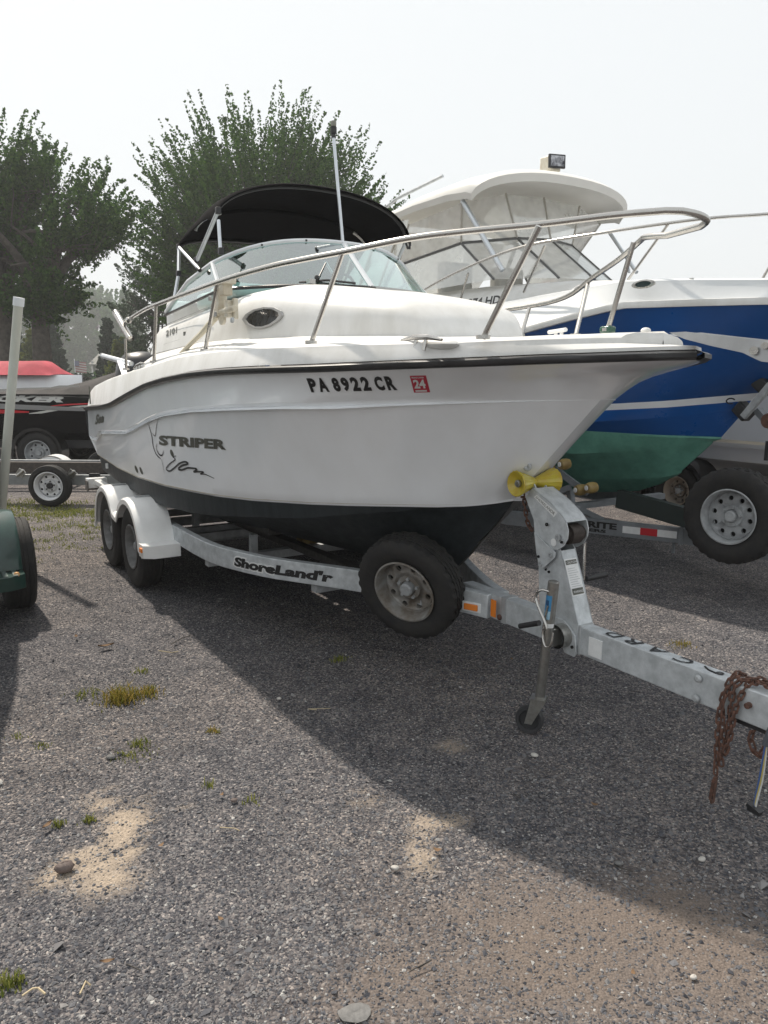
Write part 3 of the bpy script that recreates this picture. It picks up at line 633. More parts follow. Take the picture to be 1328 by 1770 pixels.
# reflectors, labels
def onrail(x, z, off=.0): return Vector((x, raily(x)-.029-off, z))
def tq(x0, x1, z0, z1, m, nm, y=-.0455, lab=None):
    o = MB().box(((x0+x1)/2, y, (z0+z1)/2), (x1-x0, .006, z1-z0)).build(nm, m, tr, bevel=.001, label=lab); return o
a, b = at(822, 1042, y=-.05), at(842, 1046, y=-.05)
mk_ = a.lerp(b, .5); mk_.y = raily(mk_.x)-.034; MB().box(mk_+Vector((0, -.006, 0)), (.085, .018, .036), Matrix.Rotation(.42, 3, 'Z')).build('side_marker', amber, tr, bevel=.004, label='amber marker lamp in a white bezel'); MB().box(mk_, (.115, .014, .056), Matrix.Rotation(.42, 3, 'Z')).build('marker_bezel', paper, tr, bevel=.004)
tq(5.355, 5.395, .45, .545, amber, 'reflector', -.075); tq(6.03, 6.11, .44, .53, paper, 'paper_label', -.0445)
for (u, v) in ((867, 1064), (1212, 1165), (1209, 1200)):
    p = at(u, v, y=-.045); MB().lathe([(.016, 0), (.016, .008), (.009, .014), (.001, .014)], p, (0, -1, 0), 12).build('bolt_head', rust if u < 1000 else galvd, tr)
xa, xb = 3.62, 4.36
def rl(s, t):
    x = xa+(xb-xa)*s; return onrail(x, .452+.078*t, .004)
# the visible width of a word follows the rail's run
lettering('trailer_maker_name', "ShoreLand'r", lambda s, t: rl(-.012+1.024*s, -.08+1.16*t)+Vector((0, .0015, 0)), paper, tr, .13, .12)
lettering('trailer_maker_name', "ShoreLand'r", lambda s, t: rl(.006+.988*s, .06+.88*t)+Vector((0, -.001, 0)), ink, tr, .055, .12)
for i, (ch, x) in enumerate((('D', 6.13), ('R', 6.24), ('A', 6.37), ('C', 6.50))):
    lettering('marker_writing', ch, lambda s, t, x=x: Vector((x+.05-.08*s, .030-.062*t, railz+.0725)), ink, tr, .012, .2)
q = MB(); q.tube([(6.60, .015, railz+.071), (6.63, -.005, railz+.071), (6.67, -.012, railz+.071)], .004, 4); q.lathe([(.014, 0), (.016, .003), (.006, .004)], (6.68, -.0, railz+.07), (0, 0, 1), 12); q.build('tongue_hole', ink, tr)
# spare wheel
spc = at(712, 1011, y=-.31)
vd = lray(709, 1014)[1].normalized(); vr = vd.cross(Vector((0, 0, 1))).normalized(); vu = vr.cross(vd)
spax = (-vd*.73+(vr*-.70+vu*-.71)*.68).normalized()
wheel(tr, spc, spax, R=.318, Wd=.185, rr=.184, rimm=rimdirt, holes=8, treads=True, dish=.03, label='worn spare tyre with grey brown rim')
q = MB(); q.beam((spc.x, -.28, spc.z-.02), (spc.x+.02, -.05, spc.z-.03), .08, .06); q.box((spc.x, -.27, spc.z-.01), (.12, .015, .2)); q.build('spare_bracket', galvd, tr)
# winch post
def pl(L, y, k=3.6875, o=(860, 800)): return [at(o[0]+x/k, o[1]+y_/k, y=y) for x, y_ in L]
post_near = pl([(238, 440), (268, 650), (272, 820), (290, 985), (330, 1075), (440, 1130), (515, 1150), (522, 1020), (470, 800), (405, 545), (370, 480)], -.052)
q = MB(); P0 = post_near; P1 = [Vector((p.x, .052, p.z)) for p in P0]
q.prism(P0, (0, .006, 0)); q.prism(P1, (0, -.006, 0))
q.grid([[P0[9], P0[8], P0[7]], [P1[9], P1[8], P1[7]]]); q.grid([[P0[0], P0[1], P0[2]], [P1[0], P1[1], P1[2]]])
q.build('winch_post', galv, tr, 30)
gus = pl([(300, 1010), (335, 975), (380, 968), (430, 985), (470, 1030), (505, 1090), (513, 1205), (500, 1222), (440, 1195), (420, 1150), (300, 1100)], -.062)
MB().prism(gus, (0, .008, 0)).build('jack_plate', galv, tr, bevel=.002)
head = pl([(178, 205), (222, 150), (330, 235), (410, 320), (440, 365), (452, 420), (448, 470), (425, 515), (385, 540), (345, 535), (330, 505), (240, 440), (232, 350), (205, 280)], -.066)
H1 = [Vector((p.x, .075, p.z)) for p in head]
q = MB(); q.prism(head, (0, .006, 0)); q.prism(H1, (0, -.006, 0)); q.grid([[head[1], head[2], head[3], head[4]], [H1[1], H1[2], H1[3], H1[4]]]); q.build('winch_housing', galv, tr, 25)
q = MB(); pc = pl([(490, 440)], 0)[0]; q.cyl((pc.x-.02, -.06, pc.z), (pc.x-.02, .07, pc.z), .035, 16).cyl((pc.x-.02, -.03, pc.z), (pc.x-.02, .04, pc.z), .05, 16); q.build('winch_drum', mat('greasy_steel', (.05, .04, .035), .6, metal=.4, var=.4, vscale=30), tr)
bp = pl([(235, 430), (372, 555), (368, 590), (300, 655), (270, 650), (250, 560)], -.072); MB().prism(bp, (0, .006, 0)).build('bolted_plate', galv, tr, bevel=.002)
for (x, y_), r in (((343, 573), .013), ((279, 630), .013), ((268, 583), .007), ((318, 378), .009), ((390, 460), .017), ((414, 490), .007), ((316, 665), .006), ((336, 680), .007), ((490, 1157), .008)):
    p = pl([(x, y_)], -.073)[0]; MB().lathe([(r, 0), (r, .006), (r*.55, .007), (r*.5, .002), (.001, .002)], p, (0, -1, 0), 12).build('post_bolt', galvd if r > .01 else dark, tr)
p = pl([(358, 492)], -.073)[0]; MB().lathe([(.019, 0), (.019, .002), (.001, .002)], p+Vector((0, .004, 0)), (0, -1, 0), 16).build('round_sticker', paper, tr)
# plate text label on housing, safety label on post front
A, B, C, D = pl([(230, 205), (360, 332), (383, 302), (250, 190)], -.0675); q = MB().add([A, B, C, D], [(0, 1, 2, 3)]); q.build('housing_label', paper, tr)
lettering('label_print', 'SHORELANDR', lambda s, t: (A.lerp(B, .05+.9*s)).lerp(D.lerp(C, .05+.9*s), .25+.5*t)+Vector((0, -.0015, 0)), inkg, tr, .0)
Fq = pl([(412, 648), (482, 880)], -.050); e0, e1 = Fq
def frontf(s, t):
    P, Q = P0[9], P0[7]; n_ = Vector((.97, 0, .22)).normalized()
    b = P.lerp(Q, .12+.5*(1-t)); return Vector((b.x, -.046+.085*s, b.z))+n_*.003
q = MB(); q.grid([[frontf(s, t) for s in (0, 1)] for t in (0, 1)]); q.build('safety_label', paper, tr)
for t0, t1 in ((.84, .96), (.03, .2)):
    q = MB(); q.grid([[frontf(s, t)+Vector((.002, 0, .001)) for s in (.07, .93)] for t in (t0, t1)]); q.build('label_band', inkg, tr)
lettering('label_print', 'CAUTION', lambda s, t: frontf(.12+.76*s, .87+.06*t)+Vector((.004, 0, .001)), paper, tr); lettering('label_print', 'WARNING', lambda s, t: frontf(.12+.76*s, .08+.06*t)+Vector((.004, 0, .001)), paper, tr)
for k in range(9):
    q = MB(); q.grid([[frontf(s, .25+.06*k+dt)+Vector((.002, 0, 0)) for s in (.1, .88-.1*(k % 3))] for dt in (0, .015)]); q.build('label_line', mat('fine_print', (.45, .46, .47), .6), tr)
# bow roller: two yellow cups on a bracket
rc = Vector((5.575, 0, 1.207)); q = MB()
def cup(s):
    return [(.018, 0), (.028, s*.015), (.046, s*.07), (.060, s*.112), (.066, s*.127), (.062, s*.131), (.046, s*.12), (.02, s*.105), (.001, s*.105)]
for s in (-1, 1):
    pr_ = cup(s); q.lathe(pr_, rc, (0, 1, 0), 32, mod=lambda i, k: (-.0015 if k % 2 else .0015) if 1 < i < 5 else 0)
q.build('bow_roller', yelr, tr, 30, label='yellow double cup roller')
for s in (-1, 1): MB().lathe([(.019, 0), (.019, .012), (.001, .014)], rc+Vector((0, s*.107, 0)), (0, s, 0), 12).cyl(rc+Vector((0, s*.12, 0)), rc+Vector((0, s*.13, 0)), .009, 6).build('roller_nut', zinc, tr)
q = MB(); q.beam(rc+Vector((0, -.035, 0)), head[0].lerp(head[1], .5)+Vector((.03, .03, -.03)), .008, .05); q.beam(rc+Vector((0, .035, 0)), Vector((head[0].x+.03, .045, head[0].z)), .008, .05); q.build('roller_bracket', galv, tr)
# winch strap and hook chain to the bow eye
linkmb = MB(); L_, R_ = .019, .0085
pp = []
for i in range(16):
    a = 2*math.pi*i/16; pp.append(Vector((math.cos(a)*R_+(L_-R_)*(1 if math.cos(a) > 0 else -1), math.sin(a)*R_, 0)))
linkmb.tube(pp, .0042, 6, closed=True); LINK = linkmb.mesh('chain_link', rust)
def chain(path, parent, pitch=.029, scale=1., jitter=.15):
    P = smooth_path(path, 10); d = [0]
    for i in range(1, len(P)): d.append(d[-1]+(P[i]-P[i-1]).length)
    n = int(d[-1]/(pitch*scale)); 
    for k in range(n):
        s = (k+.5)*pitch*scale; i = max(0, int(np.searchsorted(d, s))-1); i = min(i, len(P)-2); t = (s-d[i])/max(1e-6, d[i+1]-d[i]); c = P[i].lerp(P[i+1], t); x = (P[i+1]-P[i]).normalized()
        q_ = x.to_track_quat('X', 'Z'); R = q_ @ Vector((1, 0, 0)); m = q_.to_matrix().to_4x4() @ Matrix.Rotation((math.pi/2 if k % 2 else 0)+rng.uniform(-jitter, jitter)+.5, 4, 'X')
        o = bpy.data.objects.new('link', LINK); COL.objects.link(o); o.parent = parent
        o.matrix_local = Matrix.Translation(c-BASE[parent]) @ m @ Matrix.Scale(scale, 4)
chp = MB().lathe([(.012, 0), (.012, .02), (.001, .022)], (6.84, -.042, .50), (0, -1, 0), 10).build('safety_chain', rust, tr); sub(chp)
y0 = -.06; zt = railz+.083
chain([(6.96, .05, zt), (6.84, .02, zt+.005), (6.77, -.035, zt), (6.752, y0-.01, .50), (6.755, y0-.012, .40), (6.76, y0-.015, .30), (6.765, y0-.01, .22)], chp)
chain([(6.99, .0, zt), (6.87, -.01, zt+.01), (6.79, -.04, zt), (6.775, y0, .50), (6.775, y0, .38), (6.77, y0, .30), (6.765, y0, .24)], chp)
chain([(6.76, .04, zt), (6.755, -.03, zt+.01), (6.74, y0-.01, .47), (6.745, y0-.02, .33), (6.75, y0-.02, .17)], chp, scale=1.05)
chain([(6.86, .05, zt+.0), (6.83, -.02, zt+.02), (6.80, y0, .49), (6.79, y0-.01, .36), (6.78, y0-.02, .27)], chp)
MB().beam((6.752, y0-.02, .17), (6.746, y0-.02, .055), .018, .01).tube([(6.75, y0-.03, .16), (6.745, y0-.035, .08), (6.748, y0-.025, .06)], .006, 6).build('chain_hook', rust, chp)
chain([(6.86, 0, .41), (6.85, -.03, .37), (6.875, -.03, .315), (6.90, -.03, .33), (6.915, -.02, .39), (6.89, -.01, .42)], chp, scale=1.15)
MB().box((6.84, 0, .412), (.2, .05, .022)).build('coupler_plate', blackp, tr)
bc = MB().cyl((5.52, -.03, 1.13), (5.52, -.03, 1.12), .01, 8).build('bow_chain', rust, tr); sub(bc)
chain([at(906, 850, y=-.03), at(908, 875, y=-.02), at(913, 900, y=0), at(922, 915, y=.02)], bc)
# winch handle
q = MB(); a, b, c = pl([(545, 475), (560, 490), (555, 725)], .10); q.tube([a, b, c], .008, 8); q.build('winch_crank', stain, tr)
d_ = at(860+655/3.6875, 800+690/3.6875, y=.26); MB().cyl(Vector((c.x, .12, c.z)), Vector((c.x+.02, .24, c.z+.01)), .014, 12).build('crank_grip', blackp, tr)
# tongue jack
jt = at(959, 1003, y=-.17); jb = at(938, 1203, y=-.17); ax = (jt-jb).normalized(); jm = jb.lerp(jt, .58)
q = MB(); q.cyl(jb, jm, .0235, 20); jk = q.build('jack_leg', zinc, tr); sub(jk)
q = MB(); q.cyl(jm-ax*.01, jt, .0265, 20); q.lathe([(.0265, 0), (.027, .004), (.020, .008), (.001, .006)], jt, ax, 20); q.build('jack_sleeve', zinc, jk)
p1 = jb.lerp(jt, .70); p2 = jb.lerp(jt, .90); vx = Vector((1, 0, -.1)).normalized()
def lab(m, nm, t0, t1, a0=-2.3, a1=-.75, r=.0272):
    q = MB(); rows = []
    for t in (t0, t1):
        c = jb.lerp(jt, t); rows.append([c+Vector((math.cos(a)*r, math.sin(a)*r, 0)) for a in [a0+(a1-a0)*i/8 for i in range(9)]])
    q.grid(rows); return q.build(nm, m, jk)
lab(mat('blue_label', (.05, .22, .42), .4), 'jack_label', .70, .90); lab(mat('pale_label', (.3, .48, .6), .4), 'jack_label', .70, .77, r=.0276); lab(paper, 'jack_band', .63, .665, a0=-3.3, a1=.2, r=.0278)
lab(mat('navy_ring', (.01, .06, .15), .4), 'jack_emblem', .82, .86, a0=-1.9, a1=-1.2, r=.0278)
h0 = jb.lerp(jt, .93); q = MB(); g = at(933, 1074, y=-.21)
q.tube(smooth_path([h0+Vector((-.0, -.02, .0)), h0+Vector((-.04, -.04, .0)), h0+Vector((-.062, -.045, -.05)), Vector((g.x+.07, -.225, g.z+.01)), Vector((g.x+.05, -.225, g.z-.01))], 4), .0065, 8); q.build('jack_crank', stain, jk)
MB().cyl(at(902, 1079, y=-.225), at(935, 1073, y=-.225), .0135, 14).build('crank_grip', blackp, jk)
q = MB(); w0 = jb.lerp(jt, .62); q.tube(smooth_path([w0+Vector((.02, -.03, .12)), w0+Vector((.0, -.035, -.02)), w0+Vector((.03, -.045, -.075)), w0+Vector((.06, -.04, -.06)), w0+Vector((.062, -.03, .0))], 4), .005, 8); q.build('pin_bail', stain, jk)
q = MB(); c = at(970, 1095, y=-.09); q.tube([Vector((c.x, -.115, c.z)), Vector((c.x, -.055, c.z))], .058, 24, caps=False); q.tube([Vector((c.x, -.115, c.z)), Vector((c.x, -.055, c.z))], .05, 24, caps=False); q.box((c.x-.02, -.12, c.z), (.06, .08, .09)); q.build('jack_pivot', zinc, jk, bevel=.004)
wc = at(921, 1226, y=-.2); wc.z = .068
q = MB(); wax = Vector((.55, -.83, .0)).normalized(); q.lathe([(.05, -.02), (.066, -.022), (.07, -.012), (.07, .012), (.066, .022), (.05, .02), (.045, .008), (.02, .008), (.016, .03), (.001, .03)], wc, wax, 32, caps=True)
jw = q.build('jack_wheel', mat('jack_wheel_black', (.03, .03, .032), .6, var=.3), jk)
q = MB(); t_ = jb+ax*.005; sdv = wax
q.box(jb+Vector((-.005, -.005, 0)), (.075, .075, .008), Matrix.Rotation(.6, 3, 'Z'))
for s in (-1, 1):
    o_ = sdv*s*.034; f = Vector((wax.y, -wax.x, 0)); a = jb+o_+f*.036; b = jb+o_-f*.036; c = wc+o_-f*-.018-Vector((0, 0, .012)); d = wc+o_+f*-.018-Vector((0, 0, .012))
    q.prism([a, b, d, c], sdv*.003*s)
q.cyl(wc-sdv*.045, wc+sdv*.045, .008, 10); q.build('caster_fork', zinc, jk)
# wiring loom at the tongue
q = MB(); q.tube(smooth_path([(7.02, -.05, .56), (6.985, -.07, .54), (6.955, -.075, .47), (6.94, -.075, .41), (6.935, -.075, .385)], 4), .013, 10); q.build('cable_sleeve', mat('grey_loom', (.09, .1, .115), .5), tr)
for i, m_ in enumerate((mat('wire_blue', (.06, .12, .3), .4), mat('wire_yellow', (.5, .4, .12), .4), mat('wire_white', (.6, .6, .58), .4))):
    MB().tube(smooth_path([(6.935, -.075+.005*i, .39), (6.928+.004*i, -.078+.004*i, .26), (6.918+.004*i, -.078, .15), (6.925, -.08, .13)], 4), .0035, 6).build('wire', m_, tr)
MB().box((6.922, -.08, .122), (.055, .03, .014), Matrix.Rotation(.3, 3, 'Y')).box((6.922, -.08, .112), (.05, .022, .014)).build('flat_plug', blackp, tr)
q = MB(); q.tube([at(575+480-575, 0, y=0)]*0 or [(6.92, .005, railz+.072), (6.97, .0, railz+.072)], .006, 6); q.build('latch_slot', ink, tr)
# ================================================================== THE BLUE CRUISER, ITS TRAILER AND THE WHITE HULL BEHIND
def bfun(B, x0, xe, p=2.4, q=.8): return lambda x: B if x < x0 else B*max(0, 1-((x-x0)/(xe-x0))**p)**q
def trace(px, b, cy):
    out = []; X = np.arange(-3, 7.5, .004); Bv = np.array([b(x) for x in X])
    for u, v in px:
        o, d = lray(u, v); t = (cy-Bv-o.y)/d.y; e = np.abs(o.x+t*d.x-X); i = int(e.argmin()); out.append((float(X[i]), float(Bv[i]), float(o.z+t[i]*d.z)))
    return out
CY = 3.3
blue = thing('cabin_cruiser', 'dark blue cabin cruiser with green bottom and white hardtop, standing behind the white boat', 'boat', (2, CY, .6))
bS, bK, bW = bfun(1.32, 1.8, 5.98, 2.6, .9), bfun(1.22, 1.2, 4.72, 2.6, .8), bfun(1.12, .8, 4.39, 2.6, .8)
aft = lambda B, zz: [(-2.6, B*.93, zz-.03), (-1, B, zz)]
def tabl(px, b, B, z0, end): 
    t = trace(px, b, CY); return aft(B, z0)+[r for r in t if r[0] > -.5 and r[0] < end[0]-.03]+[end]
TS = tabl([(895, 571), (980, 546), (1070, 523), (1200, 517), (1328, 512)], bS, 1.32, 1.98, (5.98, 0, 2.24))
TK1 = tabl([(1028, 694.5), (1150, 686), (1302, 674.8)], bfun(1.2, 1.2, 4.72), 1.2, 1.45, (4.70, 0, 1.62))
TK2 = tabl([(1018, 705.5), (1150, 697.5), (1294, 686)], bfun(1.19, 1.2, 4.66), 1.19, 1.37, (4.635, 0, 1.555))
TK3 = tabl([(1002, 726), (1130, 715), (1268, 699)], bfun(1.18, 1.2, 4.58), 1.18, 1.26, (4.575, 0, 1.47))
TW = tabl([(1000, 739.5), (1130, 745), (1239, 749)], bW, 1.12, 1.16, (4.39, 0, 1.235))
TG1 = tabl([(1000, 780), (1148, 768), (1228, 757)], bfun(1.0, .6, 4.34), 1.0, .98, (4.31, 0, 1.19))
TG2 = tabl([(1000, 822), (1100, 820), (1148, 816)], bfun(.55, .6, 4.05), .55, .72, (4.02, 0, .90))
TKl = [(-2.6, .02, .5), (2, .02, .54), (3.0, .02, .57), (3.29, .018, .61), (3.54, .015, .65), (3.82, .01, .76), (3.98, .0, .87)]
def brow(tab, sd, n=48, db=0, dz=0):
    x0, x1 = tab[0][0], tab[-1][0]; out = []
    for i in range(n+1):
        t = i/n; t += .12*math.sin(math.pi*t); x = x0+(x1-x0)*t; b, z = lerp_tab(x, tab)
        out.append(Vector((x, CY+sd*max(0, b+db*(1-t**6)), z+dz)))
    return out
m_blue = mat('blue_gelcoat', (.005, .085, .32), .28, var=.1, vscale=1.5, coat=.3); m_navy = mat('navy_gelcoat', (.006, .02, .075), .28, coat=.3)
m_green = mat('green_antifouling', (.13, .35, .27), .7, col2=(.08, .24, .185), vscale=5, bump=.1)
qb, qn, qw, qg = MB(), MB(), MB(), MB()
for sd in (-1, 1):
    s_, k1, k2, k3, w_, g1, g2, kl = [brow(t, sd) for t in (TS, TK1, TK2, TK3, TW, TG1, TG2, TKl)]
    fl = [[p.lerp(q, f)+Vector((0, -sd*.10*math.sin(math.pi*f)*(i/48)*(1-i/48)*2, 0)) for i, (p, q) in enumerate(zip(s_, k1))] for f in (.12, .25, .4, .55, .7, .85)]
    qb.grid([s_]+fl+[k1]); qw.grid([k1, k2])
    k3b = [p+Vector((0, -sd*.015*(1-i/48), -.014)) for i, p in enumerate(k3)]; k3 = [p+Vector((0, sd*.05*(1-i/52), 0)) for i, p in enumerate(k3)]; qb.grid([k2, k3, k3b]); qb.grid([k3b, w_])
    wb = [p+Vector((0, -sd*.015*(1-i/48), -.018)) for i, p in enumerate(w_)]
    qg.grid([w_, wb]); a = [p+Vector((0, 0, -.014)) for i, p in enumerate(g1)]; b = [p+Vector((0, 0, -.014)) for i, p in enumerate(g2)]; g1o = [p+Vector((0, sd*.10*(1-i/52), .0)) for i, p in enumerate(g1)]; g2o = [p+Vector((0, sd*.09*(1-i/52), .0)) for i, p in enumerate(g2)]
    qg.grid([wb, g1o, a]); qg.grid([a, g2o, b]); qg.grid([b, kl])
    qb.add([s_[0], k1[0], Vector((k1[0].x, CY, k1[0].z)), Vector((s_[0].x, CY, s_[0].z))], [(0, 1, 2, 3)]); qb.add([k1[0], w_[0], Vector((w_[0].x, CY, w_[0].z)), Vector((k1[0].x, CY, k1[0].z))], [(0, 1, 2, 3)])
    qg.add([w_[0], kl[0], Vector((kl[0].x, CY, w_[0].z))], [(0, 1, 2)])
qb.build('hull', m_blue, blue, 25, label='blue hull side'); qw.build('white_stripe', gel, blue, 25); qg.build('hull_bottom', m_green, blue, 25, label='green antifouled bottom')
# rub rail and deck moulding
TD = [(-2.6, 1.16, 2.25), (-1, 1.24, 2.27)]+[r for r in trace([(1070, 479), (1119, 476.5), (1197, 474), (1328, 472)], bfun(1.25, 1.8, 5.85, 2.6, .9), CY) if r[0] > 0 and r[0] < 5.8]+[(5.86, 0, 2.46)]
q = MB(); q2 = MB()
for sd in (-1, 1):
    q.grid([brow(TS, sd, db=a, dz=b) for a, b in ((-.02, .035), (.02, .03), (.03, .005), (.02, -.02), (-.02, -.02))])
    rr_ = [brow(TS, sd, db=-.005, dz=.03), brow(TD, sd, db=.02, dz=-.05), brow(TD, sd, db=0, dz=-.01), brow(TD, sd, db=-.05, dz=.005)]
    q2.grid(rr_); c = [Vector((p.x, CY, p.z+.04)) for p in rr_[-1]]; q2.grid([rr_[-1], c])
q.build('rub_rail', geld, blue, 40); q2.build('deck', mat('cruiser_deck', (.66, .68, .69), .35, var=.03, coat=.2), blue, 35)
# cabin trunk
CW = [(-1.6, 1.05), (1.5, 1.04), (3.0, .9), (4.0, .68), (4.7, .42), (4.95, .2)]; CZ = [(-1.6, 2.72), (1.0, 2.72), (1.9, 2.71), (3.0, 2.66), (3.9, 2.58), (4.6, 2.50), (4.9, 2.46), (4.95, 2.44)]
def csec(x, n=20, e=3.2):
    w = lerp_tab(x, CW)[0]; zt = lerp_tab(x, CZ)[0]; out = []
    for i in range(n+1):
        a = math.pi*i/n; c_, s_ = math.cos(a), math.sin(a); out.append(Vector((x, CY-w*math.copysign(abs(c_)**(2/e), c_), 2.26+(zt-2.26)*abs(s_)**(2/e))))
    return out
q = MB(); q.grid([csec(x) for x in (-1.6, -.5, .5, 1.2, 1.9, 2.5, 3.0, 3.5, 3.9, 4.3, 4.6, 4.8, 4.9, 4.95)]); q.build('cabin', geld, blue, 40)
for (u, v, w) in ((1108, 485, .11), (1002, 495, .09)):
    p = at(u, v, y=2.24 if u > 1050 else 2.3); q = MB()
    ring = lambda s, d: [p+Vector((w*s*math.cos(a), -d, .033*s*math.sin(a))) for a in [2*math.pi*i/20 for i in range(20)]]
    q.grid([ring(1, 0), ring(1, .014), ring(.7, .016), ring(.66, .006)], True); q.build('port_trim', stain, blue); MB().add(ring(.68, .008), [tuple(range(20))]).build('port_pane', mat('dark_port', (.03, .05, .05), .15), blue)
A, B = at(838, 526, y=2.33), at(890, 522, y=2.33); C = at(837, 514, y=2.33)
lettering('registration_number', 'PA 3374 HD', lambda s, t: Vector((at(845, 520, y=2.31).x-.62+.80*s, 2.255+.02*t, A.z-.005+.085*t)), ink, blue, .03)
# hardtop
HX = 2.1
def hsec(x, w, ze, zc, n=20):
    return [Vector((x+.32*math.sin(math.pi*i/n)*1.0*(1 if x > 1.5 else .2), CY-w*math.copysign(abs(math.cos(math.pi*i/n))**.85, math.cos(math.pi*i/n)), ze+(zc-ze-.05)*math.sin(math.pi*i/n)**.85)) for i in range(n+1)]
H = [(.35, 1.02, 3.50, 3.66), (.6, 1.07, 3.54, 3.74), (1.2, 1.1, 3.56, 3.82), (1.8, 1.1, 3.56, 3.85), (2.12, 1.1, 3.53, 3.83), (2.2, 1.09, 3.50, 3.78)]
q = MB(); q.grid([hsec(*h) for h in H]); und = [[p+Vector((-.02, 0, -.055)) for p in hsec(x, w-.03, ze, zc-.02)] for x, w, ze, zc in H]; q.grid(und); q.grid([hsec(*H[-1]), und[-1]]); q.grid([hsec(*H[0]), und[0]])
for e in (0, -1): q.grid([[hsec(*h)[e] for h in H], [u[e] for u in und]])
ht = q.build('hardtop', mat('hardtop_white', (.68, .67, .64), .5, var=.03, vscale=3), blue, 30); sub(ht)
MB().tube([(0.3, CY-1.02, 3.62), (.7, CY-.98, 3.74), (1.4, CY-.85, 3.86)], .018, 8).build('grab_rail', galv, ht)
# search light
p = Vector((2.05, CY+.1, 3.82)); q = MB(); q.cyl(p, p+Vector((0, 0, .09)), .055, 16); q.box(p+Vector((-.01, 0, .15)), (.15, .17, .15)); q.build('searchlight', offw, blue, bevel=.015)
ax = Vector((.9, -.3, .05)).normalized(); c = p+Vector((.085, -.0, .165)); R = ax.to_track_quat('X', 'Z').to_matrix()
MB().box(c, (.03, .19, .14), R).build('searchlight_bezel', blackp, blue, bevel=.006); MB().box(c+ax*.016, (.006, .155, .105), R).build('searchlight_glass', mat('lamp_reflector', (.5, .5, .52), .15, metal=.8, col2=(.05, .05, .06), vscale=16), blue)
# hardtop pillars
def hp(a, b, r=.026, m=alum): MB().tube([a, b], r, 10).build('hardtop_pillar', m, blue)
hp(at(792, 345, y=2.28), at(863, 465, y=2.42)); hp(at(820, 378, y=3.0), at(952, 463, y=3.0), .02); hp(at(1046, 395, y=4.2), at(1095, 465, y=4.1), .02); hp(at(1078, 440, y=4.2), at(1082, 465, y=4.15), .014)
hp(Vector((.6, 2.35, 3.45)), Vector((.2, 2.4, 2.6))); hp(Vector((.6, 4.25, 3.45)), Vector((.2, 4.2, 2.6)))
MB().tube([at(797, 337, y=2.27), at(812, 326, y=2.3)], .04, 10).build('pillar_socket', galvd, blue)
# windshield and canvas enclosure
wb = [Vector((1.0, CY-1.0, 2.66)), Vector((2.3, CY-.85, 2.70)), Vector((2.75, CY-.4, 2.70)), Vector((2.85, CY, 2.70)), Vector((2.75, CY+.4, 2.70)), Vector((2.3, CY+.85, 2.7)), Vector((1.0, CY+1.0, 2.66))]
wt = [Vector((.75, CY-.98, 3.0)), Vector((1.75, CY-.85, 3.12)), Vector((2.12, CY-.4, 3.16)), Vector((2.2, CY, 3.17)), Vector((2.12, CY+.4, 3.16)), Vector((1.75, CY+.85, 3.12)), Vector((.75, CY+.98, 3.0))]
q = MB(); q.tube(wt, .016, 6)
for a, b in zip(wb, wt): q.tube([a, b], .013, 6)
wf = q.build('windshield_frame', mat('dark_frame', (.12, .12, .12), .4, metal=.4), blue); sub(wf)
hu = [hsec(1.9, 1.05, 3.45, 3.72)[i] for i in (0, 2, 7, 10, 13, 18, 20)]; hu = [Vector((1.95-.9*(k in (0, 6))+.12*(k in (2, 3, 4)), p.y, p.z)) for k, p in enumerate(hu)]
for i in range(6):
    MB().grid([[wb[i], wb[i+1]], [wt[i], wt[i+1]]]).build('glass_pane', vinyl, wf)
    MB().grid([[wt[i], wt[i+1]], [hu[i]-Vector((0, 0, .06)), hu[i+1]-Vector((0, 0, .06))]]).build('vinyl_curtain', vinyl, blue)
    MB().tube([wt[i], hu[i]-Vector((0, 0, .05))], .012, 5).build('curtain_seam', mat('canvas_beige', (.4, .38, .34), .9), blue)
SA = [Vector((-.7, CY-1.05, 2.5)), Vector((-.5, CY-1.04, 2.98)), Vector((.36, CY-1.0, 3.46))]
q = MB(); q.grid([[Vector((-.9, CY-1.06, 2.5)), Vector((0, CY-1.05, 2.62)), wb[0]], [Vector((-.3, CY-1.04, 3.0)), Vector((.1, CY-1.02, 3.1)), wt[0]], [Vector((.36, CY-1.0, 3.46)), Vector((.6, CY-1.03, 3.47)), hu[0]]]); q.build('vinyl_curtain', vinyl, blue)
q = MB(); q.grid([[Vector((.36, CY-1.0, 3.46)), Vector((.36, CY+1.0, 3.46))], [Vector((-.9, CY-1.06, 2.45)), Vector((-.9, CY+1.06, 2.45))]]); q.build('aft_curtain', vinyl, blue)
for x in (-.2, .3, .8): MB().tube([Vector((x-.5, CY-1.055, 2.6)), Vector((x+.1, CY-1.02, 3.47))], .014, 5).build('curtain_seam', mat('canvas_beige', (.4, .38, .34), .9), blue)
MB().box((1.0, CY-.35, 2.75), (.14, .45, .6)).box((1.0, CY+.45, 2.75), (.14, .45, .6)).build('helm_seat', geld, blue, bevel=.04)
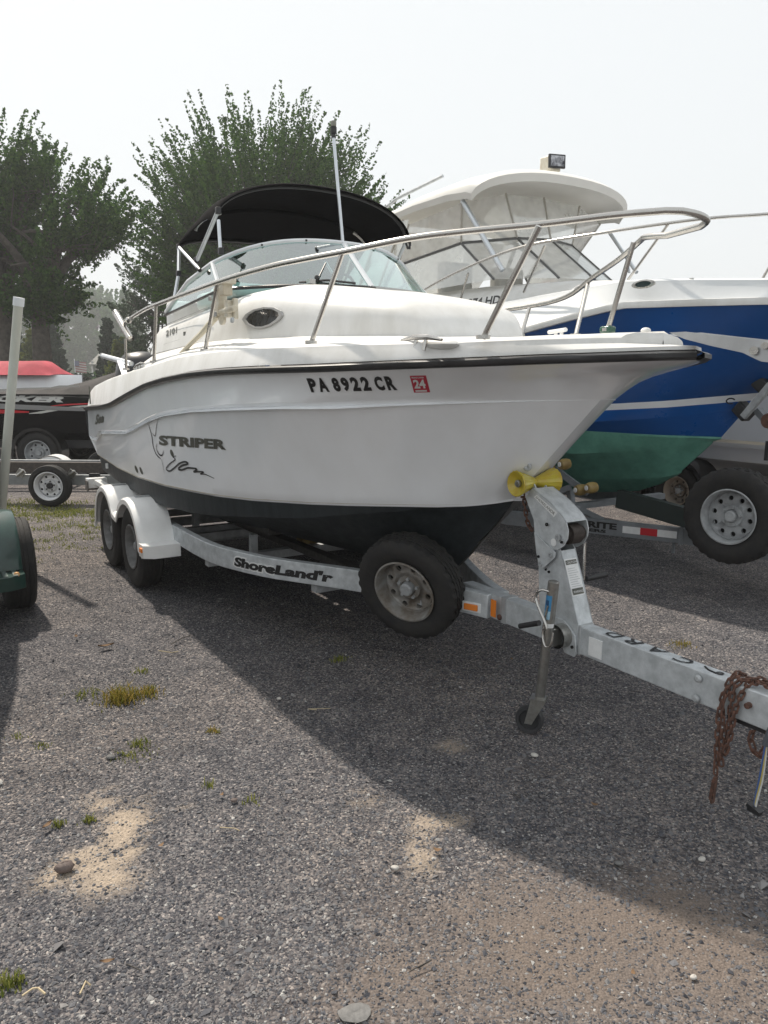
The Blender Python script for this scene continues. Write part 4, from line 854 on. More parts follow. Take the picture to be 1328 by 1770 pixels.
# its rail
rp = [at(700, 520, y=2.22), at(746, 489, y=2.2), at(820, 452, y=2.16), at(905, 421, y=2.12), at(1030, 398, y=2.2), at(1148, 379, y=2.42), at(1232, 368, y=2.62), at(1328, 360, y=2.9), Vector((5.75, 3.2, 2.92))]
rl_ = MB().tube(smooth_path(rp, 4), .0125, 8).build('bow_rail', stain, blue, 60); sub(rl_)
for a, b in ((at(804, 470, y=2.17), at(791, 516, y=2.2)), (at(936, 420, y=2.14), at(900, 502, y=2.2)), (at(1148, 381, y=2.42), at(1080, 478, y=2.42)), (at(1342, 420, y=2.8), at(1313, 472, y=2.75))): MB().tube([a, b], .011, 6).build('stanchion', stain, rl_)
for p in (at(1190, 474, y=2.5),): MB().box(p, (.03, .02, .008)).build('deck_fitting', geld, blue)
p = at(1262, 685, y=3.05); MB().tube([p+Vector((.04*math.cos(a)*1.0, -.01, .022*math.sin(a))) for a in [.6+4.6*i/10 for i in range(11)]], .006, 5).build('bow_eye', blackp, blue)
# --- its trailer
t2 = thing('boat_trailer', 'grey tandem trailer with red and white reflector strip under the blue cruiser', 'trailer', (2, CY, 0))
pa = [(-2.4, 2.3), (2.3, 2.3), (at(880, 880, z=.43).x, at(880, 880, z=.43).y), (at(1010, 890, z=.43).x, at(1010, 890, z=.43).y), (at(1180, 905, z=.43).x, at(1180, 905, z=.43).y)]
gg = mat('trailer_grey', (.25, .27, .29), .5, metal=.3, col2=(.2, .215, .23), vscale=9)
zz = .362
q = MB(); q.bars([(x, y, zz) for x, y in pa]+[(5.4, 3.16, zz)], .06, .137); q.build('frame_rail', gg, t2, 30); q = MB(); q.bars([(x, 2*CY-y, zz) for x, y in pa]+[(5.4, 3.44, zz)], .06, .137); q.build('frame_rail', gg, t2, 30)
MB().bars([(4.9, CY, zz+.02), (7.2, CY, zz+.02)], .1, .12).build('tongue', gg, t2)
P4 = Vector((pa[4][0], pa[4][1], 0)); P3 = Vector((pa[3][0], pa[3][1], 0)); dr = (P4-P3); dl = dr.length; dr.normalize(); nr = Vector((dr.y, -dr.x, 0)); ang = math.atan2(dr.y, dr.x)
def onr(s, z, off=.0325): p = P3+dr*(s*dl)+nr*off; return Vector((p.x, p.y, z))
lettering('trailer_maker_name', 'LOAD RITE', lambda s, t: onr(-.42+.78*s, zz-.012+.062*t, .033), ink, t2, .045); lettering('trailer_maker_name', 'TRAILERS', lambda s, t: onr(-.25+.5*s, zz-.05+.03*t, .033), ink, t2, .05)
for a, b, m_ in ((.42, .60, paper), (.60, .77, redl), (.77, .96, paper)): q = MB(); q.grid([[onr(a, zz-.03, .033), onr(b, zz-.03, .033)], [onr(a, zz+.035, .033), onr(b, zz+.035, .033)]]); q.build('reflector_strip', m_, t2)
q = MB(); q.beam(onr(.93, zz-.17, .0), onr(.93, zz-.07, .0), .02, .02, up=(1, 0, 0)); q.beam(onr(.98, zz, .005), onr(1.02, zz, .005), .08, .16); q.build('rail_bracket', gg, t2)
sp2 = at(1268, 883, y=2.62); wheel(t2, sp2, (.16, -.98, .02), R=.368, Wd=.21, rr=.205, rimm=galvd, holes=10, treads=True, dish=.03, label='large spare tyre with galvanized rim')
MB().beam((sp2.x, 2.7, sp2.z-.1), (sp2.x, 3.2, .42), .06, .06).build('spare_bracket', gg, t2)
bm_ = mat('black_shade_beam', (.02, .03, .028), .6)  # black frame colour; on the galvanized cross beam it is painted-in shade
MB().beam(at(1070, 856, y=3.0), at(1210, 893, y=3.0), .08, .17).build('cross_beam', bm_, t2); q = MB(); q.beam((3.1, 2.35, .47), (3.1, 4.25, .47), .08, .06); q.beam((1.0, 2.3, .4), (1.0, 4.3, .4), .08, .06); q.beam((-1, 2.3, .4), (-1, 4.3, .4), .08, .06); q.build('cross_member', gg, t2)
MB().beam(at(1000, 874, y=2.6), at(1040, 893, y=2.9), .05, .05).build('rail_bracket', gg, t2)
for (u, v, y) in ((947, 800, 2.25), (975, 798, 2.25), (1003, 842, 2.35), (1022, 838, 2.35)):
    p = at(u, v, y=y); q = MB(); q.lathe([(.012, -.05), (.042, -.045), (.05, -.02), (.05, .02), (.042, .045), (.012, .05)], p, (.2, 1, .1), 18, caps=True); q.build('hull_roller', amberr, t2, 50); MB().lathe([(.022, 0), (.022, .008), (.001, .01)], p-Vector((.01, .05, 0)), (-.2, -1, -.1), 12).build('roller_cap', paper, t2)
a, b = at(958, 806, y=2.3), at(1016, 848, y=2.4); MB().beam(a, b, .03, .055).build('roller_arm', gg, t2); MB().beam(at(985, 838, y=2.35), at(955, 850, y=2.35), .04, .05).beam(at(985, 842, y=2.4), at(990, 885, y=2.4), .05, .05, up=(1, 0, 0)).build('roller_arm', gg, t2)
for x in (-.6, .35):
    for s in (-1, 1): wheel(t2, (x, CY+s*1.12, .36), (0, s, 0), R=.36, Wd=.21, rr=.2, rimm=galvd, holes=0, lug=False)
# bow stop of the cruiser trailer
MB().beam(at(1283, 712, y=3.12), at(1330, 655, y=3.12), .04, .05).build('bow_stop_arm', galvd, t2); 
for (u, v) in ((1284, 702), (1318, 657)): MB().box(at(u, v, y=3.2), (.14, .12, .11), Matrix.Rotation(.7, 3, 'Y')).build('bow_stop_pad', blackp, t2, bevel=.015)
MB().beam(at(1308, 700, y=3.25), at(1345, 740, y=3.25), .08, .05).build('winch_stand', gg, t2); MB().beam(at(1345, 700, y=3.3), Vector((5.3, CY, .4)), .09, .07).build('winch_stand', gg, t2)
MB().lathe([(.06, -.04), (.065, 0), (.06, .04), (.03, .04), (.001, .04)], at(1330, 718, y=3.22), (0, 1, 0), 18, caps=True).build('winch_drum', rust, t2)
MB().box(at(1325, 770, y=3.3), (.03, .03, .16)).build('jack_bracket', blackp, t2)
# --- white boat beyond
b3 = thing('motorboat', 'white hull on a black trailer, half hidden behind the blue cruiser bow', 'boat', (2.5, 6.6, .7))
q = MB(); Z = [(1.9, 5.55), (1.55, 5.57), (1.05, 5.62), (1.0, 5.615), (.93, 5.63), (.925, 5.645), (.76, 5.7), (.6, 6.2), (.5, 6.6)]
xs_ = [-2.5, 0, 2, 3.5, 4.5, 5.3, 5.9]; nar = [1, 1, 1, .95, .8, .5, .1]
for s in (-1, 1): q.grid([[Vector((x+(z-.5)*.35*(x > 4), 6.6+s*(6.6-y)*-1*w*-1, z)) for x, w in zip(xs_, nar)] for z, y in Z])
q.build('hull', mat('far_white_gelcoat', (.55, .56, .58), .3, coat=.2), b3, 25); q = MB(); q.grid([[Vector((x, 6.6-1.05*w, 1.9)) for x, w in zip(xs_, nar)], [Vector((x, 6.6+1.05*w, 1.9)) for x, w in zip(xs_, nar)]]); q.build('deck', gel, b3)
MB().grid([[Vector((x, 5.60, .985)), Vector((x, 5.605, 1.02))] for x in (-2, 0, 2, 3.4)]).build('hull_stripe', mat('tan_stripe', (.3, .28, .24), .4), b3)
t3 = thing('boat_trailer', 'black trailer under the far white hull, wheel and shiny black fender showing', 'trailer', (2.2, 6.6, 0))
MB().bars([(-2.5, 5.75, .5), (4.5, 5.75, .5), (5.5, 6.5, .5)], .08, .14).bars([(-2.5, 7.45, .5), (4.5, 7.45, .5), (5.5, 6.7, .5)], .08, .14).build('frame_rail', bm_, t3)
p = at(1178, 836, y=5.62)
wheel(t3, (p.x, 5.6, .33), (0, -1, 0), R=.33, rr=.18, rimm=mat('tan_rim', (.3, .25, .2), .5), holes=8); wheel(t3, (p.x-.85, 5.6, .33), (0, -1, 0), R=.33, rr=.18, rimm=MATS['tan_rim'], holes=0, lug=False)
wheel(t3, (p.x, 7.5, .33), (0, 1, 0), R=.33, rr=.18, rimm=MATS['tan_rim'], holes=0, lug=False)
def arcf(par, x, z, y0, y1, R, m_, a0=200, a1=-20, th=.02, boat_=True):
    q = MB(); rows = []
    for a in np.linspace(math.radians(a0), math.radians(a1), 22):
        c, s = math.cos(a), math.sin(a); rows.append([Vector((x+c*R, y0, z+s*R)), Vector((x+c*R, y1, z+s*R)), Vector((x+c*(R-.05), y1, z+s*(R-.05))), Vector((x+c*(R-.02), y0+.02*np.sign(y1-y0), z+s*(R-.02)))])
    q.grid(rows, True); return q.build('fender', m_, par, 40)
fblk = mat('glossy_black_fender', (.015, .015, .016), .15, coat=.5)
arcf(t3, p.x, .33, 5.85, 5.47, .42, fblk)

# ================================================================== GREEN TRAILER, LEFT EDGE
t4 = thing('boat_trailer', 'dark green trailer at the left edge with ribbed tyre and fender step', 'trailer', (2.25, -3.1, 0))
m_gf = mat('dark_green_paint', (.012, .05, .04), .28, var=.25, vscale=5, coat=.4)
wx, wy = 2.27, -2.07
wheel(t4, (wx, wy, .34), (0, 1, 0), R=.34, Wd=.21, rr=.18, rimm=rimgrey, holes=0, lug=False); wheel(t4, (wx, 2*-3.1-wy, .34), (0, -1, 0), R=.34, Wd=.21, rr=.18, rimm=rimgrey, holes=0, lug=False)
for (ya, yb) in ((-2.42, -2.07), (-3.78, -4.13)):
    q = MB(); rows = []
    for a in np.linspace(math.radians(205), math.radians(5), 24):
        c, s = math.cos(a), math.sin(a); R = .405; X = wx-.02
        rows.append([Vector((X+c*R, ya, .34+s*R)), Vector((X+c*R, yb-.03*np.sign(yb-ya), .34+s*R)), Vector((X+c*(R-.012), yb, .34+s*(R-.012))), Vector((X+c*(R-.05), yb, .34+s*(R-.05))), Vector((X+c*(R-.02), ya, .34+s*(R-.02)))])
    q.grid(rows, True); q.prism([(wx+.37, ya, .27), (wx+.56, ya, .27), (wx+.56, yb-.10*np.sign(yb-ya), .27), (wx+.50, yb, .27), (wx+.37, yb, .27)], (0, 0, .10))
    f4 = q.build('fender', m_gf, t4, 35, .004); sub(f4)
    for k in range(5):
        y = ya+(yb-ya)*(.1+.18*k); MB().box((wx+.465, y, .374), (.17, .03, .006)).build('step_tread', mat('tread_plate', (.2, .25, .24), .35, metal=.6), f4)
MB().ball((wx+.51, wy-.055, .37), .022, 10).build('marker_lamp', mat('pale_amber', (.7, .4, .18), .2), t4)
MB().bars([(-1.5, -2.5, .5), (3.2, -2.5, .5), (5.0, -3.0, .5)], .06, .12).bars([(-1.5, -3.7, .5), (3.2, -3.7, .5), (5.0, -3.2, .5)], .06, .12).beam((wx, -4.1, .34), (wx, -2.1, .34), .06, .06).build('frame_rail', m_gf, t4)
a, b = atw(3, 890, y=7.1), atw(27.5, 531, y=7.0); lo = a+(a-b)*.08
gp = thing('guide_post', 'tall white plastic guide pole rising behind the green fender', 'guide pole', (lo.x, lo.y, 0), boat=False); a = a-gp.location; b = b-gp.location; lo = lo-gp.location
q = MB(); q.tube([lo, b], .040, 20); q.cyl(Vector((lo.x, lo.y, 0)), lo, .03, 10); q.build('post', mat('grey_white_pvc', (.56, .57, .52), .5, col2=(.44, .44, .38), vscale=3, stretch=(1, 1, .2)), gp)
d_ = (b-a).normalized(); MB().cyl(b-d_*.035, b+d_*.04, .047, 20).build('cap', mat('pvc_cap', (.66, .68, .70), .4), gp)
gb = thing('flat_boat', 'green open aluminium boat resting on the green trailer, outside the left edge', 'boat', (2.2, -3.1, .6))
gx = [-1.5, 1.5, 2.1, 3.0, 4.0, 4.6, 4.9]; gw = [.92, .93, .9, .78, .5, .25, .06]
q = MB(); q.grid([[Vector((x+dz*.3*(i > 3), -3.12+s*w*k, z)) for s, k, z, dz in ((-1, 1, 1.2, 1), (-1, .85, .85, .5), (-1, .5, .65, 0), (1, .5, .65, 0), (1, .85, .85, .5), (1, 1, 1.2, 1))] for i, (x, w) in enumerate(zip(gx, gw))], False, True)
q.build('hull', m_gf, gb, 30)
# ================================================================== SMALL TRAILER BEYOND (world frame)
t5 = thing('boat_trailer', 'empty aluminium trailer with a small white wheel and carpeted plank, behind the white boat stern', 'trailer', (-4.4, 10.5, 0), boat=False)
W5 = lambda x, y, z: Vector((x+4.4, y-10.5, z))
ald = mat('dull_aluminium', (.33, .35, .36), .45, metal=.5, col2=(.2, .21, .22), vscale=4)
MB().beam(W5(-9.5, 10.15, .33), W5(-2.2, 10.15, .33), .05, .14).build('frame_rail', ald, t5, bevel=.004); MB().beam(W5(-9.5, 11.75, .34), W5(-2.2, 11.75, .34), .05, .16).build('frame_rail', ald, t5, bevel=.004)
MB().beam(W5(-8.0, 10.35, .475), W5(-2.6, 10.35, .475), .1, .14).build('bunk', mat('bunk_brown', (.09, .075, .065), .9, col2=(.05, .043, .04), vscale=20), t5); MB().beam(W5(-8.0, 11.5, .36), W5(-2.6, 11.5, .36), .1, .10).build('bunk', MATS['bunk_brown'], t5)
for x in (-8.5, -6, -3.2): MB().beam(W5(x, 10.15, .34), W5(x, 11.75, .34), .06, .06).build('cross_member', ald, t5)
wc5 = atw(87, 849, y=9.98); wheel(t5, W5(wc5.x, 9.98, .272), (0, -1, 0), R=.275, Wd=.15, rr=.185, rimm=rimw, holes=8, lug=True)
wheel(t5, W5(wc5.x, 11.95, .272), (0, 1, 0), R=.275, Wd=.15, rr=.16, rimm=rimw, holes=0, lug=False)
fx5 = atw(86, 800, y=11.8).x+4.4; o_ = arcf(t5, fx5, .17, 11.80-10.5, 12.05-10.5, .31, whitep, 185, -5); q = MB(); q.add([Vector((fx5+.29*math.cos(a), 1.30, .17+.29*math.sin(a))) for a in np.linspace(0, math.pi, 18)], [tuple(range(18))]); q.build('fender_face', whitep, t5)
for u in (36, 124): p = atw(u, 826, y=10.1); MB().box(W5(p.x, 10.09, p.z), (.1, .03, .09), Matrix.Rotation(.6, 3, 'Y')).cyl(W5(p.x-.05, 10.07, p.z-.04), W5(p.x+.05, 10.07, p.z+.04), .02, 8).build('bunk_bracket', zinc, t5)
p = atw(163, 831, y=10.08); MB().box(W5(p.x, 10.08, p.z), (.13, .06, .09)).box(W5(p.x+.07, 10.08, p.z-.09), (.03, .03, .12)).build('light_socket', blackp, t5)
# ================================================================== BLACK FISHING BOAT
b6 = thing('fishing_boat', 'black fishing boat with grey, white and red stripes under a dark cover, far left', 'boat', (-7.5, 14.3, .5), boat=False)
Wb = lambda x, y, z: Vector((x+7.5, y-14.3, z-.5))
blk = mat('black_gelcoat', (.003, .003, .004), .25, spec=.2)
xs_ = [-13.5, -12.5, -11, -9, -7, -5, -3.85]; nar = [.1, .55, .85, .97, 1, 1, .97]
secs = [(1.39, 1.0), (1.2, 1.01), (.95, .97), (.72, .9), (.70, .86), (.52, .5), (.45, .0)]
q = MB()
for s in (-1, 1): q.grid([[Wb(x+(z-.5)*-.5*(x < -11), 14.3+s*k*w*1.05, z+.12*max(0, (-9-x)/4)) for x, w in zip(xs_, nar)] for z, k in secs])
q.grid([[Wb(-3.85, 14.3+s*k*.97*1.05, z) for z, k in secs] for s in (-1, 1)]); q.build('hull', blk, b6, 25)
def yk(z): return 14.3-1.05*float(np.interp(z, [.45, .52, .70, .72, .95, 1.2, 1.39], [0, .5, .86, .9, .97, 1.01, 1.0]))
def onb(u, v, off=.012):
    p = atw(u, v, y=13.25); y = yk(p.z)-off; p = atw(u, v, y=y); return Wb(p.x, p.y, p.z)
L0 = onb(-100, 703.5); L1 = onb(107, 703.5); L2 = onb(-97, 692.8)
lettering('hull_name', 'TRACKER', lambda s, t: (L0+(L1-L0)*s+(L2-L0)*t), mat('pale_lettering', (.5, .5, .48), .4), b6, .06, .25)
def band(pts, m_, nm):
    q = MB(); up = [onb(u, v) for u, v, w in pts]; lo_ = [onb(u, w) for u, v, w in pts]; q.grid([up, lo_]); q.build(nm, m_, b6)
band([(-150, 706, 716), (-60, 707, 716), (0, 707, 716), (60, 709, 717), (150, 712, 718), (200, 714, 718)], mat('silver_stripe', (.25, .25, .25), .4), 'grey_stripe'); band([(48, 723, 724), (70, 719, 723), (100, 713, 717), (130, 709, 712), (165, 706, 708)], mat('white_stripe_paint', (.55, .55, .52), .4), 'white_stripe'); band([(-150, 717, 725), (-10, 717, 724.5), (20, 718, 723), (48, 719.5, 722)], redl, 'red_stripe'); band([(85, 709.5, 710.5), (110, 706, 708.5), (165, 703, 705)], redl, 'red_stripe')
cov = mat('taupe_black_cover', (.035, .03, .029), .9, col2=(.010, .009, .009), vscale=3, bump=.3, bscale=6)
q = MB(); CR = [(-13.6, 1.5), (-11, 1.45), (-9, 1.42), (-7, 1.43), (-6.2, 1.47), (-5.8, 1.53), (-5.3, 1.66), (-5.0, 1.75), (-4.65, 1.88), (-4.3, 1.85), (-3.8, 1.42)]
rows = []
for x, z in CR:
    w = float(np.interp(x, xs_, nar))*1.08; rr_ = []
    for i in range(13):
        f = -1+2*i/12; rr_.append(Wb(x, 14.3+f*w, 1.34+(z-1.34)*(1-abs(f)**2.0)+.02*math.sin(i*2.1+x*3)))
    rows.append(rr_)
q.grid(rows); q.build('cover', cov, b6, 60)
band([(-60, 683, 687), (0, 682, 686), (40, 679, 681.5), (85, 677.5, 679.5), (100, 674, 678), (135, 673.5, 676)], mat('worn_pale_print', (.35, .34, .32), .7), 'cover_print')
t6 = thing('boat_trailer', 'black trailer with arched fender under the black fishing boat', 'trailer', (-6.2, 14.3, 0), boat=False)
W6 = lambda x, y, z: Vector((x+6.2, y-14.3, z))
pw = atw(64, 788, y=13.3); wheel(t6, W6(pw.x, 13.38, .36), (0, -1, 0), R=.37, Wd=.22, rr=.22, rimm=galvd, holes=8, lug=True); arcf(t6, pw.x+6.2, .36, -.75, -1.05, .45, fblk, 195, -15); wheel(t6, W6(pw.x, 15.2, .36), (0, 1, 0), R=.37, Wd=.22, rr=.22, rimm=galvd, holes=0, lug=False)
MB().beam(W6(-12, 13.6, .5), W6(-4.1, 13.6, .5), .06, .14).beam(W6(-12, 15.0, .5), W6(-4.1, 15.0, .5), .06, .14).build('frame_rail', blackp, t6); MB().beam(W6(-4.9, 13.45, .36), W6(-4.2, 13.45, .36), .04, .07).build('light_bracket', fblk, t6)
# ================================================================== WHITE BOAT WITH RED COVER
b7 = thing('runabout', 'white runabout under a red canvas cover, behind the black fishing boat', 'boat', (-9, 17.5, .6), boat=False)
W7 = lambda x, y, z: Vector((x+9, y-17.5, z-.6))
xe = atw(140, 665, y=17.5).x; xr_ = atw(100, 655, y=17.3).x; xk = atw(68, 633, y=17.3).x
xs7 = [-15, -13, -10, xe-2, xe-1, xe-.4, xe]; n7 = [1, 1, 1, .9, .6, .3, .03]
q = MB(); z7 = [(1.72, .9), (1.62, 1.0), (1.2, .98), (.9, .8), (.7, 0)]
for s in (-1, 1): q.grid([[W7(x, 17.5+s*k*w*1.1, z) for x, w in zip(xs7, n7)] for z, k in z7])
q.grid([[W7(x, 17.5+s*.99*w, 1.72) for x, w in zip(xs7, n7)] for s in (-1, 1)]); q.build('hull', gel, b7, 30)
q = MB(); q.grid([[W7(x, 17.5-1.11*w, 1.44), W7(x, 17.5-1.115*w, 1.50)] for x, w in zip(xs7, n7)]) if False else q.box(W7(-12, 16.385, 1.58), (3, .02, .02)); q.build('deck_vent', blackp, b7)
q = MB(); rows = []
for x, z in ((-15, 1.9), (-12, 1.98), (-10.2, 2.0), (xk-.6, 2.02), (xk, 2.03), ((xk+xr_)/2, 1.9), (xr_, 1.735)):
    rows.append([W7(x, 17.5+f*.95*(1 if x < xk+.1 else .75), 1.71+(z-1.71)*(1-abs(f)**2.6)) for f in np.linspace(-1, 1, 13)])
q.grid(rows); q.build('cover', mat('red_canvas', (.35, .03, .05), .8, var=.2, vscale=2, bump=.3, bscale=8), b7, 60)
t7 = thing('boat_trailer', 'low trailer under the runabout with the red cover', 'trailer', (-9, 17.5, 0), boat=False)
MB().beam((-4, -.8, .5), (3, -.8, .5), .06, .14).beam((-4, .8, .5), (3, .8, .5), .06, .14).build('frame_rail', galvd, t7)
for s in (-1, 1): wheel(t7, (-1.5, s*1.0, .33), (0, s, 0), holes=0, lug=False)
# ================================================================== HOUSE, CAR, FLAG, HEDGE
hs = thing('house', 'low grey roofed house with white corner trim, far behind the hedge', 'house', (-20.0, 62, 0), boat=False)
q = MB(); q.box((0, 3, 1.3), (7, 6, 2.6)); q.build('wall', mat('grey_siding', (.3, .3, .28), .8), hs)
MB().prism([(-3.7, -.4, 2.45), (3.7, -.4, 2.45), (3.7, 3, 3.7), (-3.7, 3, 3.7)], (0, 0, .1)).prism([(-3.7, 6.4, 2.45), (3.7, 6.4, 2.45), (3.7, 3, 3.7), (-3.7, 3, 3.7)], (0, 0, .1)).build('roof', mat('grey_shingle', (.2, .2, .185), .9, var=.15, vscale=4), hs)
MB().box((-3.5, -.02, 1.4), (.14, .2, 2.8)).build('corner_trim', mat('trim_paint', (.5, .5, .48), .6), hs); MB().box((1.5, -.03, 1.5), (1.1, .06, 1.1)).build('window', dark, hs)
# ================================================================== GROUND
def vnoise(x, y, seed=0, sc=1.):
    r = np.random.default_rng(seed); T = r.random((256, 256)); x = np.asarray(x)*sc+1000; y = np.asarray(y)*sc+1000
    xi = np.floor(x).astype(int); yi = np.floor(y).astype(int); fx = x-xi; fy = y-yi; fx = fx*fx*(3-2*fx); fy = fy*fy*(3-2*fy)
    g = lambda a, b: T[a % 256, b % 256]
    return (g(xi, yi)*(1-fx)+g(xi+1, yi)*fx)*(1-fy)+(g(xi, yi+1)*(1-fx)+g(xi+1, yi+1)*fx)*fy
def fbm(x, y, seed=0, sc=1., o=4): return sum(vnoise(x, y, seed+i, sc*2**i)/2**i for i in range(o))/sum(1/2**i for i in range(o))
def blob(x, y, u, v, ru, rv, z=0):
    c = atw(u, v, z=0); e = abs((atw(u+ru, v, z=0)-c).x); f = abs((atw(u, v-rv, z=0)-c).y); return np.exp(-(((x-c.x)/e)**2+((y-c.y)/f)**2)**1.3)
def sandmask(x, y):
    m = np.zeros_like(x)
    for u, v, ru, rv, k in ((225, 1435, 48, 50, 1.), (190, 1500, 72, 50, 1.), (130, 1520, 50, 28, .8), (190, 1385, 34, 20, .7), (640, 1378, 30, 20, .6), (740, 1470, 30, 40, .6), (785, 1283, 25, 14, .5), (320, 1390, 20, 15, .4), (760, 1412, 60, 14, .5)):
        m = np.maximum(m, k*blob(x, y, u, v, ru, rv))
    return np.clip((m+ (fbm(x, y, 5, 13.)-.5)*1.9*np.minimum(1, m*3))*1.4-.2, 0, 1)
def dirtmask(x, y):
    m = np.zeros_like(x)
    for u, v, ru, rv, k in ((1080, 1640, 420, 150, .95), (800, 1720, 280, 110, .85), (1180, 1560, 150, 50, .5), (640, 1740, 90, 60, .8), (1000, 1350, 120, 40, .25), (240, 1300, 160, 60, .15)):
        m = np.maximum(m, k*blob(x, y, u, v, ru, rv))
    return np.clip(m*1.25-(fbm(x, y, 15, 4.)-.35)*1.0*np.minimum(1, m*4), 0, 1)
n_ = 420
tt = np.linspace(-1, 1, n_); gx = np.sinh(tt*6.2)/np.sinh(6.2)*420; ty_ = np.linspace(-.62, 1, n_); gy = np.sinh(ty_*6.4)/np.sinh(6.4)*520+3.6
X, Y = np.meshgrid(gx, gy); near_ = np.exp(-((X**2+(Y-4)**2)/180))
Z = near_*(.018*(fbm(X, Y, 3, .8)-.5)+.008*(fbm(X, Y, 9, 5)-.5)); Z -= Z.max()+.0
me = bpy.data.meshes.new('ground'); idx = np.arange(n_*n_).reshape(n_, n_)
Fq_ = np.stack([idx[:-1, :-1], idx[:-1, 1:], idx[1:, 1:], idx[1:, :-1]], -1).reshape(-1, 4)
me.from_pydata(np.stack([X, Y, Z], -1).reshape(-1, 3).tolist(), [], Fq_.tolist())
for nm, arr in (('sand', sandmask(X, Y)), ('dirt', dirtmask(X, Y))):
    a = me.attributes.new(nm, 'FLOAT', 'POINT'); a.data.foreach_set('value', arr.reshape(-1).astype(np.float32))
me.polygons.foreach_set('use_smooth', [True]*len(me.polygons))
m = bpy.data.materials.new('gravel_ground'); m.use_nodes = True; N_ = m.node_tree.nodes; L = m.node_tree.links; P = N_['Principled BSDF']; P.inputs['Roughness'].default_value = .95; P.inputs['Specular IOR Level'].default_value = .25
tc = N_.new('ShaderNodeTexCoord')
def vor(sc, feat='F1'):
    v = N_.new('ShaderNodeTexVoronoi'); v.inputs['Scale'].default_value = sc; v.feature = feat; L.new(tc.outputs['Object'], v.inputs['Vector']); return v
def noi(sc, d=5): v = N_.new('ShaderNodeTexNoise'); v.inputs['Scale'].default_value = sc; v.inputs['Detail'].default_value = d; L.new(tc.outputs['Object'], v.inputs['Vector']); return v
def ramp(src, stops):
    r = N_.new('ShaderNodeValToRGB'); e = r.color_ramp.elements
    while len(e) < len(stops): e.new(.5)
    for el, (p, c) in zip(e, stops): el.position = p; el.color = (*c, 1)
    L.new(src, r.inputs[0]); return r
def mixc(a, b, f, mode='MIX'):
    x = N_.new('ShaderNodeMixRGB'); x.blend_type = mode; L.new(a, x.inputs[1])
    L.new(b, x.inputs[2])
    if isinstance(f, (int, float)): x.inputs[0].default_value = f
    else: L.new(f, x.inputs[0])
    return x
v1 = vor(110); sep = N_.new('ShaderNodeSeparateColor'); L.new(v1.outputs['Color'], sep.inputs[0])
grain = ramp(sep.outputs[0], [(0, (.032, .034, .042)), (.35, (.076, .079, .09)), (.7, (.133, .133, .142)), (.93, (.205, .20, .203)), (1, (.35, .34, .335))])
big = noi(.35, 5); br = ramp(big.outputs[0], [(.35, (.82, .81, .83)), (.65, (1.20, 1.07, .95))])
g2 = mixc(grain.outputs[0], br.outputs[0], 1, 'MULTIPLY')
mid = noi(5, 6); mr_ = ramp(mid.outputs[0], [(.3, (.72, .72, .73)), (.7, (1.25, 1.22, 1.18))]); g3 = mixc(g2.outputs[0], mr_.outputs[0], 1, 'MULTIPLY')
fine = noi(160, 4); dirtc = ramp(fine.outputs[0], [(.3, (.095, .078, .068)), (.7, (.20, .165, .142))]); sandc = ramp(fine.outputs[0], [(.3, (.22, .18, .14)), (.7, (.46, .38, .30))])
ad = N_.new('ShaderNodeAttribute'); ad.attribute_name = 'dirt'; as_ = N_.new('ShaderNodeAttribute'); as_.attribute_name = 'sand'
g4 = mixc(g3.outputs[0], dirtc.outputs[0], ad.outputs['Fac']); g5 = mixc(g4.outputs[0], sandc.outputs[0], as_.outputs['Fac']); L.new(g5.outputs[0], P.inputs['Base Color'])
bp = N_.new('ShaderNodeBump'); bp.inputs['Strength'].default_value = .7; bp.inputs['Distance'].default_value = .006
ma = N_.new('ShaderNodeMath'); ma.operation = 'ADD'; v2 = vor(45); L.new(v1.outputs['Distance'], ma.inputs[0]); L.new(v2.outputs['Distance'], ma.inputs[1]); L.new(ma.outputs[0], bp.inputs['Height']); bp.invert = True; L.new(bp.outputs[0], P.inputs['Normal'])
gr = link('ground', me); gr['kind'] = 'structure'; me.materials.append(m)
def gz(x, y):
    nn = np.exp(-((x**2+(y-4)**2)/180)); return nn*(.018*(fbm(x, y, 3, .8)-.5)+.008*(fbm(x, y, 9, 5)-.5))
gz0 = float((near_*(.018*(fbm(X, Y, 3, .8)-.5)+.008*(fbm(X, Y, 9, 5)-.5))).max())
